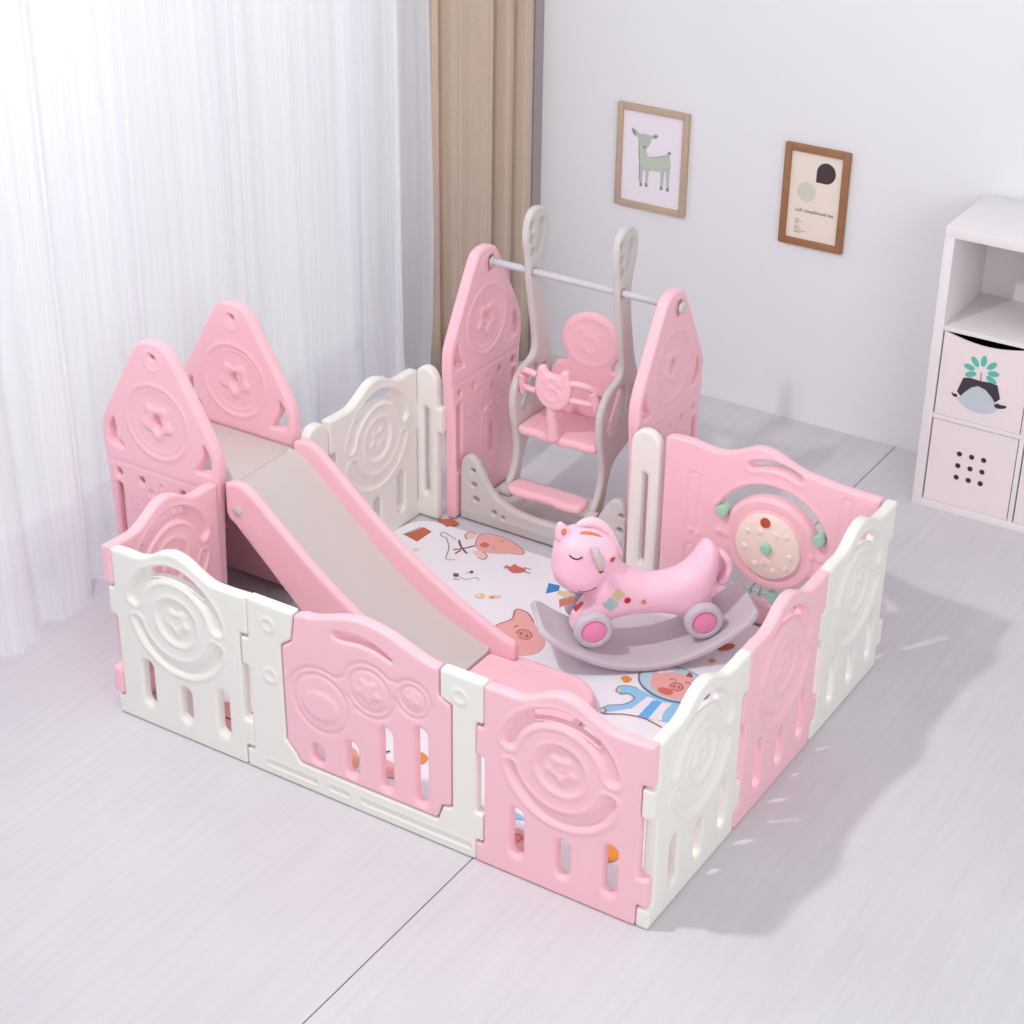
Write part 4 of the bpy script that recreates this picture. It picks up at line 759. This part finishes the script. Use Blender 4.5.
SX0, SX1 = -1.577, -1.204
sw = thing('baby_swing', 'pink baby swing seat with two grey side arms hanging from the bar', 'swing', ((SX0+SX1)/2, BY, 0))
AOFF = -.0
arm = [(1.925, 1.226), (1.875, 1.206), (1.852, 1.155), (1.852, 1.10), (1.868, 1.04), (1.876, .98), (1.886, .92), (1.906, .84), (1.925, .76), (1.938, .695), (1.93, .655), (1.895, .635), (1.845, .622), (1.795, .592), (1.766, .545), (1.760, .49), (1.768, .43), (1.788, .365), (1.798, .30), (1.79, .245), (1.765, .20), (1.735, .165), (1.735, .125), (1.765, .105), (1.80, .125), (1.828, .18), (1.852, .25), (1.888, .308), (1.95, .335), (2.02, .355), (2.07, .41), (2.093, .49), (2.092, .565), (2.066, .64), (2.038, .70), (2.018, .77), (1.996, .86), (1.984, .94), (1.986, 1.00), (2.004, 1.06), (2.022, 1.12), (2.022, 1.17), (1.985, 1.212)]
arm = [(2.03-(2.03-y)*.86, z) for y, z in arm]
arm = catmull(arm, 3)
aholes = [capsule(1.868, .475, 1.925, .575, .034), circle(1.893, 1.165, .012, 10, .017), circle(1.893, 1.112, .011, 10, .017), circle(1.903, 1.062, .010, 10, .016),
          catmull([(1.962, 1.172), (1.985, 1.168), (1.986, 1.135), (1.966, 1.085), (1.948, 1.055), (1.944, 1.075), (1.955, 1.125)], 4), capsule(2.0, .50, 2.01, .57, .02), circle(1.926, .982, .0148, 16)]
aholes[1:4] = [[(y+.012, z) for y, z in q] for q in aholes[1:4]]; aholes[0] = [(y+.016, z) for y, z in aholes[0]]
am = relief_mesh('arm', arm[::-1], aholes, .030, .011, lambda x, y: 0*x, .009)
for sx in (SX0, SX1):
    o = link('side_arm', am, GREYP, sw); o.rotation_euler = (0, 0, PI/2); o.location = (sx-sw.location.x, -BY-.016, 0)
hw = (SX1-SX0)/2-.016
def yb(y): return y-BY
# seat plate with a wavy front
bm = bmesh.new()
sp = [(-hw, 2.015), (-hw, 1.80), (-hw+.03, 1.788), (-.10, 1.795), (-.04, 1.787), (.04, 1.787), (.10, 1.795), (hw-.03, 1.788), (hw, 1.80), (hw, 2.015)]
me = relief_mesh('seat', round_poly([(a, b, .012) for a, b in sp], .012, 3)[::-1], [], .034, .014, None, .02)
o = link('seat', me, PINK, sw); o.rotation_euler = (PI/2, 0, 0)
for v in me.vertices: x, y, z = v.co; v.co = (x, z-BY, -y)
o.rotation_euler = (0, 0, 0); o.location = (0, 0, .388); 
bm = bmesh.new(); bm.from_mesh(me); bmesh.ops.recalc_face_normals(bm, faces=bm.faces[:]); bm.to_mesh(me); bm.free()
# backrest
back = [(-.150, .372), (.150, .372), (.166, .43), (.166, .55), (.14, .585), (.10, .59)]+[(.130*math.cos(t), .685+.114*math.sin(t)) for t in np.radians(np.linspace(-38, 218, 26))]+[(-.10, .59), (-.14, .585), (-.166, .55), (-.166, .43)]
def back_rel(x, y):
    d = np.hypot(x/1.12, y-.685)
    z = .004*gauss(d-.092, .006)+.004*gauss(np.hypot(x, y-.675)-.032, .006)
    for s in (-1, 1): z += .004*gauss(arc_d(x, y, s*.045, .705, .02, 20, 160), .005)
    return z+.003*gauss(np.abs(x)-.145, .006)*(y < .56)
me = relief_mesh('backrest', round_poly([(a, b, .006) for a, b in back], .006, 2), [], .03, .012, back_rel, .009)
o = link('backrest', me, PINK, sw); o.location = (0, yb(2.028), 0); o.rotation_euler = (math.radians(-5), 0, 0); o.location.z = .03; o.location.y = yb(2.028)-.035; o.location.z = .012
# face plate, handle hoops, front post
face = catmull([(0, .532), (.040, .545), (.068, .58), (.076, .625), (.068, .668), (.062, .695), (.040, .700), (.022, .678), (-.022, .678), (-.040, .700), (-.062, .695), (-.068, .668), (-.076, .625), (-.068, .58), (-.040, .545)], 4)
def face_rel(x, y):
    z = .004*gauss(np.hypot(x/1.2, y-.60)-.026, .006)
    for s in (-1, 1): z += .004*gauss(np.hypot(x-s*.028, y-.645)-.008, .005)
    z += .003*gauss(seg_d(x, y, -.018, .662, .018, .662), .005)
    return z
me = relief_mesh('face_plate', face[::1], [], .034, .013, face_rel, .007)
fpl = link('face_plate', me, PINK, sw); fpl.location = (.006, yb(1.768), -.004)
bm = bmesh.new()
add_tube(bm, [(-.004, yb(1.79), .402), (-.004, yb(1.780), .48), (-.004, yb(1.772), .55)], [.026, .022, .020], 14)
bm_obj('front_post', bm, PINK, sw, True, 50)
for s in (-1, 1):
    bm = bmesh.new()
    up = catmull([(s*.068, yb(1.770), .648), (s*.115, yb(1.775), .652), (s*.150, yb(1.805), .63), (s*.166, yb(1.855), .585)], 6, False)
    add_tube(bm, up, .0125, 10)
    dn = catmull([(s*.068, yb(1.770), .585), (s*.120, yb(1.785), .578), (s*.150, yb(1.815), .566), (s*.166, yb(1.855), .550)], 6, False)
    add_tube(bm, dn, .0115, 10)
    add_tube(bm, [(s*.150, yb(1.800), .62), (s*.156, yb(1.815), .575), (s*.158, yb(1.82), .535)], [.015, .018, .011], 10)
    bm_obj('handle_hoop', bm, PINK, sw, True, 50)
# foot rest
fr = [(-.19, 1.742), (-.175, 1.712), (-.10, 1.702), (-.03, 1.712), (.03, 1.712), (.10, 1.702), (.175, 1.712), (.19, 1.742), (.182, 1.785), (.14, 1.80), (-.14, 1.80), (-.182, 1.785)]
me = relief_mesh('foot_rest', catmull([(a*.955, b) for a, b in fr], 3), [], .036, .016, None, .014)
for v in me.vertices: x, y, z = v.co; v.co = (x, z-BY, -y)
bm = bmesh.new(); bm.from_mesh(me); bmesh.ops.recalc_face_normals(bm, faces=bm.faces[:]); bm.to_mesh(me); bm.free()
o = link('foot_rest', me, PINK, sw); o.location = (0, 0, .172); o.scale = (.905, 1, 1)
for s in (-1, 1):
    b = bmesh.new(); x = s*(hw+.018)
    add_lathe(b, [(0, -.024), (.019, -.024), (.022, -.018), (.022, .018), (.019, .024), (0, .024)], Matrix.Translation((x, yb(1.762), .137)) @ AX_X, 18)
    bm_obj('pivot_cap', b, GREYP, sw, True, 40)

# grey foot tray of the swing
sb = thing('swing_stand', 'grey plastic floor base with upright ends standing under the swing', 'base', (-1.36, 1.70, 0))
bx0, bx1 = -1.742, -1.018
prof = [(bx0, .006), (bx0, .215), (bx0+.010, .262), (bx0+.038, .283), (bx0+.070, .272), (bx0+.098, .228), (bx0+.135, .168), (bx0+.19, .125), (bx0+.26, .104), (bx0+.33, .096)]
pr = catmull(prof[1:], 4, False)
mir = [(bx0+bx1-x, z) for x, z in pr[::-1]]
poly = [(bx0, .006)]+pr+mir+[(bx1, .006)]
poly = [(x+1.36, z) for x, z in poly]
def base_rel(x, y):
    z = .004*gauss(y-.045, .006)
    for s in (-1, 1):
        for a, b, r in ((-.322, .225, .009), (-.318, .165, .011), (-.308, .105, .012), (-.225, .068, .009), (-.185, .058, .006)):
            q = np.hypot((x-s*a)/1.3, y-b); z += .003*gauss(q-r-.004, .004)
    return z
bh = []
for s in (-1, 1):
    for a, b, r in ((-.322, .225, .008), (-.318, .165, .010), (-.308, .105, .011), (-.225, .072, .008), (-.185, .062, .005)):
        bh.append(circle(s*a, b, r*1.25, 12, r))
me = relief_mesh('front_wall', poly[::-1], bh, .034, .011, base_rel, .010)
link('front_wall', me, GREYP, sb).location = (0, 0, 0)
bm = bmesh.new(); add_box(bm, bx0+1.36+.004, bx1+1.36-.012, .019, .36, .004, .030, .008)
for cx, cy, rx_, ry_ in ((-.05, .12, .13, .06), (.16, .13, .07, .05), (-.26, .12, .05, .05)):
    add_lathe(bm, [(1, .0305), (.9, .036), (0, .036)], Matrix.Translation((cx, cy+.03, 0)) @ Matrix.Diagonal((rx_, ry_, 1, 1)), 28)
bm_obj('floor_tray', bm, GREYP, sb, True, 40)
for x in (-.02, .33): lathe_obj('foot_pad', [(.012, .030), (.012, .037), (0, .038)], Matrix.Translation((x, .30 if x < 0 else .20, 0)), MATS['print_grey'], sb, 14)

# ================================================================== play mat
def mat_obj():
    X0, X1, Y0m, Y1m, H = -1.885, -.05, .055, 1.600, .010
    o = round_poly([(X0, Y0m, .05), (X1, Y0m, .05), (X1, Y1m, .05), (X0, Y1m, .14)], .05, 8)
    bm = bmesh.new()
    lo = [bm.verts.new((x, y, .001)) for x, y in o]; hi = [bm.verts.new((x, y, H)) for x, y in o]
    bm.faces.new(hi); bm.faces.new(lo[::-1])
    for i in range(len(o)):
        j = (i+1) % len(o); f = bm.faces.new((lo[i], lo[j], hi[j], hi[i])); f.material_index = 1
    mats = [MATW, MATE]
    art_faces(bm, ART, mats, lambda x, y, k: (x, y, H+k), .0002, .00004)
    me = bpy.data.meshes.new('play_mat'); bm.to_mesh(me); bm.free()
    for m in mats: me.materials.append(m)
    o = link('play_mat', me, None, None, False)
    tag(o, 'white printed floor mat with cartoon animals lying inside the playpen', 'play mat')
mat_obj()

# ================================================================== rocking horse
TH = math.radians(42)
rh = thing('rocking_horse', 'pink wheeled rocking horse on a lilac grey rocker board', 'rocking horse', (0, 0, 0), TH)
HO = (-.683, 1.100)                         # near lower edge of the board
rh.location = (HO[0], HO[1], .0125)
# local axes: x along the horse towards its tail, y to its far side, z up
def rk(s): return .004+.178*((s-.075)/.385)**2
bm = bmesh.new(); rows = []
S_ = np.linspace(-.295, .458, 44); Bt = .022
for s in S_:
    e = min((s+.295), (.458-s)); ins = .030*max(0, 1-e/.04)**2
    y0, y1 = -.030+ins, .222-ins; z = rk(s); sl_ = .356*(s-.075)/.148; nl = math.hypot(1, sl_)
    nx, nz = -sl_/nl, 1/nl
    rows.append([bm.verts.new((s+nx*d, y, z+nz*d)) for y, d in ((y0, .006), (y0+.004, .001), (y0+.014, 0), (y1-.014, 0), (y1-.004, .001), (y1, .006), (y1, Bt-.004), (y1-.004, Bt), (y1-.016, Bt+.002), (y1-.026, Bt), (y0+.026, Bt), (y0+.016, Bt+.002), (y0+.004, Bt), (y0, Bt-.004))])
for a, b in zip(rows, rows[1:]):
    n = len(a)
    for k in range(n): bm.faces.new((a[k], a[(k+1) % n], b[(k+1) % n], b[k]))
bm.faces.new(rows[0]); bm.faces.new(rows[-1][::-1])
bm_obj('rocker_board', bm, BOARD, rh, True, 50)
YC = .125                                   # mid plane of the horse
body = [(-.128, .262), (-.122, .228), (-.145, .195), (-.168, .150), (-.172, .115), (-.150, .098), (-.08, .10), (-.045, .118), (-.02, .140), (.05, .150), (.12, .148), (.19, .132), (.225, .105), (.27, .096), (.318, .110), (.330, .150), (.318, .200), (.334, .262), (.340, .32), (.336, .372), (.316, .402), (.288, .408), (.264, .385), (.238, .345), (.205, .315), (.16, .300), (.10, .296), (.05, .318), (.005, .350), (-.02, .395), (-.045, .435), (-.08, .400), (-.11, .33)]
bo = catmull(body, 4)
def infl(me_name, outl, TT, r, h, pw=2.0):
    me = relief_mesh(me_name, outl, [], TT, r, None, h, True, pw)
    bm = bmesh.new(); bm.from_mesh(me)
    for _ in range(3): bmesh.ops.smooth_vert(bm, verts=bm.verts[:], factor=.5, use_axis_x=True, use_axis_y=True, use_axis_z=True)
    bm.to_mesh(me); bm.free(); return me
me = infl('body', bo[::-1], .148, .068, .012)
o = link('body', me, HORSE, rh); o.location = (0, YC, 0)
head = catmull([(-.244, .392), (-.246, .345), (-.234, .302), (-.205, .268), (-.165, .250), (-.125, .248), (-.088, .262), (-.055, .295), (-.030, .34), (-.004, .392), (-.014, .438), (-.055, .478), (-.105, .502), (-.160, .507), (-.210, .488), (-.236, .445)], 4)
head = [(-.11+(x+.11)*.955, .36+(z-.36)*.94) for x, z in head]
hm = infl('head', head[::-1], .164, .074, .011)
o = link('head', hm, HORSE, rh); o.location = (0, YC, 0)
hbv = np.array([v.co for v in hm.vertices]); bbv = np.array([v.co for v in me.vertices])
def surf(x, z, which):                       # near-side surface of a swollen shape
    V = hbv if which == 'h' else bbv
    V = V[V[:, 1] < 0]; d = np.hypot(V[:, 0]-x, V[:, 2]-z); i = np.argsort(d)[:4]; w = 1/(d[i]+1e-4)
    return YC+float((V[i, 1]*w).sum()/w.sum())
# seat saddle swell
def sticker(x, z, r, col, which, name='sticker', poly=None, par=None):
    pts = poly or circle(x, z, r, 14)
    bm = bmesh.new(); vs = []
    c = bm.verts.new((x, surf(x, z, which)-.0025, z))
    vs = [bm.verts.new((a, surf(a, b, which)-.0022, b)) for a, b in pts]
    for i in range(len(vs)): bm.faces.new((c, vs[i], vs[(i+1) % len(vs)]))
    bmesh.ops.solidify(bm, geom=bm.faces[:], thickness=.0012)
    return bm_obj(name, bm, ART_M[col], rh, True, 30)
sq = lambda x, z, a, r: [(x+a*math.cos(math.radians(r+90*k)), z+a*math.sin(math.radians(r+90*k))) for k in range(4)]
sticker(-.048, .232, 0, 'aqua', 'b', 'flower_sticker', [(-.048+.023*(1+.22*math.cos(4*t))*math.cos(t), .232+.023*(1+.22*math.cos(4*t))*math.sin(t)) for t in np.linspace(0, 2*PI, 21)[:-1]])
sticker(-.022, .268, 0, 'lemon', 'b', 'flower_sticker', [(-.022+.020*(1+.22*math.cos(4*t))*math.cos(t), .268+.020*(1+.22*math.cos(4*t))*math.sin(t)) for t in np.linspace(0, 2*PI, 21)[:-1]])
sticker(.010, .243, .0115, 'cherry', 'b'); sticker(.066, .232, .009, 'tan', 'b'); sticker(-.045, .402, .010, 'coral', 'h'); sticker(-.085, .368, .009, 'rose', 'h')
# closed eye, mouth line
def line_on(name, pts, w, col, which='h'):
    P = catmull(pts, 5, False)
    return tube_obj(name, [(x, surf(x, z, which)-.0005, z) for x, z in P], w, ART_M[col], rh, 6)
line_on('eye', [(-.192, .432), (-.180, .423), (-.165, .421), (-.150, .428)], .0026, 'ink')
line_on('mouth', [(-.158, .293), (-.140, .287), (-.115, .289), (-.095, .297)], .0022, 'rose')
# ears (near and far), mane, handle, tail, chest tag
for yy, s in ((YC-.012, 1),):
    eo = catmull([(-.226, .456), (-.230, .496), (-.219, .528), (-.196, .516), (-.178, .488), (-.190, .462)], 4)
    em = infl('ear', eo[::-1], .026, .011, .006); o = link('ear', em, HORSE, rh); o.location = (0, yy, 0)
    b = bmesh.new(); add_lathe(b, [(.011, 0), (.009, .002), (0, .003)], Matrix.Translation((-.203, -.0125, .494)) @ AX_Y @ Matrix.Diagonal((.85, 1.3, 1, 1)), 14)
    bm_obj('inner_ear', b, ART_M['carrot'], o, True, 60)
mo = catmull([(-.160, .492), (-.140, .512), (-.105, .523), (-.062, .504), (-.030, .466), (-.008, .420), (.008, .372), (-.006, .368), (-.028, .415), (-.052, .452), (-.09, .480), (-.125, .490)], 4)
mm = infl('mane', mo[::-1], .036, .014, .008); o = link('mane', mm, mat('pale_pink_plastic', (246, 214, 226), .45), rh); o.location = (0, YC+.012, 0)
def ridge(x, z): return None
tube_obj('forelock', [(x, YC-.030, z) for x, z in catmull([(-.150, .484), (-.125, .483), (-.098, .474), (-.070, .455)], 4, False)], [.006]+[.0095]*11+[.005], ART_M['carrot'], rh, 10)
for s in (-1, 1):
    bm = bmesh.new(); y = YC+s*.088
    add_tube(bm, catmull([(-.112, y, .462), (-.106, y+s*.012, .44), (-.094, y+s*.012, .405), (-.090, y, .385)], 5, False), [.009]+[.0135]*14+[.010], 12)
    add_tube(bm, [(-.100, YC+s*.06, .425), (-.100, y+s*.01, .425)], .012, 10)
    bm_obj('handle', bm, SCREW, rh, True, 50)
tl = catmull([(.330, .372), (.362, .360), (.382, .322), (.376, .275), (.352, .246), (.332, .252), (.346, .280), (.356, .315), (.345, .340)], 4)
tmz = infl('tail', tl[::-1], .06, .014, .008); o = link('tail', tmz, HORSE, rh); o.location = (0, YC-.01, 0)
# wheels
for sx in (-.108, .272):
    for yy, sgn in ((.030, -1), (.222, 1)):
        w = bmesh.new(); M = Matrix.Translation((sx, yy, .150)) @ (AX_Y if sgn < 0 else AX_Y.inverted())
        add_lathe(w, [(0, -.022), (.058, -.022), (.066, -.014), (.066, .006), (.058, .016), (.046, .018), (.042, .010), (0, .010)], M, 32)
        wh = bm_obj('wheel', w, BOARD, rh, True, 40)
        hb = bmesh.new(); add_lathe(hb, [(0, .009), (.040, .009), (.040, .013), (.030, .017), (0, .019)], M, 28)
        bm_obj('hub_cap', hb, HUB, wh, True, 40)
    tube_obj('axle', [(sx, .05, .150), (sx, .20, .150)], .010, SCREW, rh, 10)
# coloured fabric tags under the chin
for k, (x0, z0, x1, z1, c, w) in enumerate(((-.218, .296, -.262, .306, 'blue', .021), (-.165, .268, -.226, .290, 'lemon', .010), (-.170, .256, -.222, .252, 'peach', .017), (-.140, .246, -.172, .226, 'red', .012))):
    b = bmesh.new(); a = math.atan2(z1-z0, x1-x0); px_, pz_ = -math.sin(a)*w, math.cos(a)*w
    y = YC-.05-.006*k
    vs = [b.verts.new(p) for p in ((x0+px_*.5, y, z0+pz_*.5), (x0-px_*.5, y, z0-pz_*.5), (x1-px_, y-.012, z1-pz_), (x1+px_, y-.012, z1+pz_))]
    b.faces.new(vs); bmesh.ops.solidify(b, geom=b.faces[:], thickness=.004)
    bm_obj('ribbon_tag', b, ART_M[c], rh, False)

# ================================================================== light, camera
wld = bpy.data.worlds.new('daylight'); SC.world = wld; wld.use_nodes = True
wld.node_tree.nodes['Background'].inputs['Color'].default_value = (.985, .99, 1, 1)
wld.node_tree.nodes['Background'].inputs['Strength'].default_value = .64
def area(name, loc, target, size, power, color=(1, 1, 1), sy=None):
    l = bpy.data.lights.new(name, 'AREA'); l.energy = power; l.size = size; l.color = color
    if sy: l.shape = 'RECTANGLE'; l.size_y = sy
    o = bpy.data.objects.new(name, l); COL.objects.link(o); o.location = loc
    o.rotation_euler = (Vector(target)-Vector(loc)).to_track_quat('-Z', 'Y').to_euler(); return o
area('ceiling_softbox', (-1.47, -.80, 3.6), (1.6, 1.6, 0), .17, 58, (1, .985, .975))
area('window_daylight', (-4.5, .7, 3.3), (-2.5, .8, 1.1), 3.6, 72, (.95, .955, 1), 1.6)
area('room_fill_added', (4.2, -2.8, 3.2), (-1.9, 2.3, 1.0), 3.0, 100, (1, .99, .98))  # unseen fill light added on the camera side to lift overall brightness
cam = bpy.data.cameras.new('camera'); co = bpy.data.objects.new('camera', cam); COL.objects.link(co)
cam.sensor_width = 36; cam.lens = 1921.407/1024*36; cam.clip_end = 60
yaw, pit, rol = 2.12873345, -.503544119, .0138264867
d = Vector((math.cos(pit)*math.cos(yaw), math.cos(pit)*math.sin(yaw), math.sin(pit)))
r = d.cross(Vector((0, 0, 1))).normalized(); u = r.cross(d)
r2 = r*math.cos(rol)+u*math.sin(rol); u2 = u*math.cos(rol)-r*math.sin(rol)
co.matrix_world = Matrix(((r2.x, u2.x, -d.x, 1.85602875), (r2.y, u2.y, -d.y, -3.70139306), (r2.z, u2.z, -d.z, 3.59835373), (0, 0, 0, 1)))
SC.camera = co
vs = SC.view_settings; vs.view_transform = 'Standard'; vs.look = 'None'; vs.gamma = 1; vs.use_curve_mapping = False; vs.exposure = .06
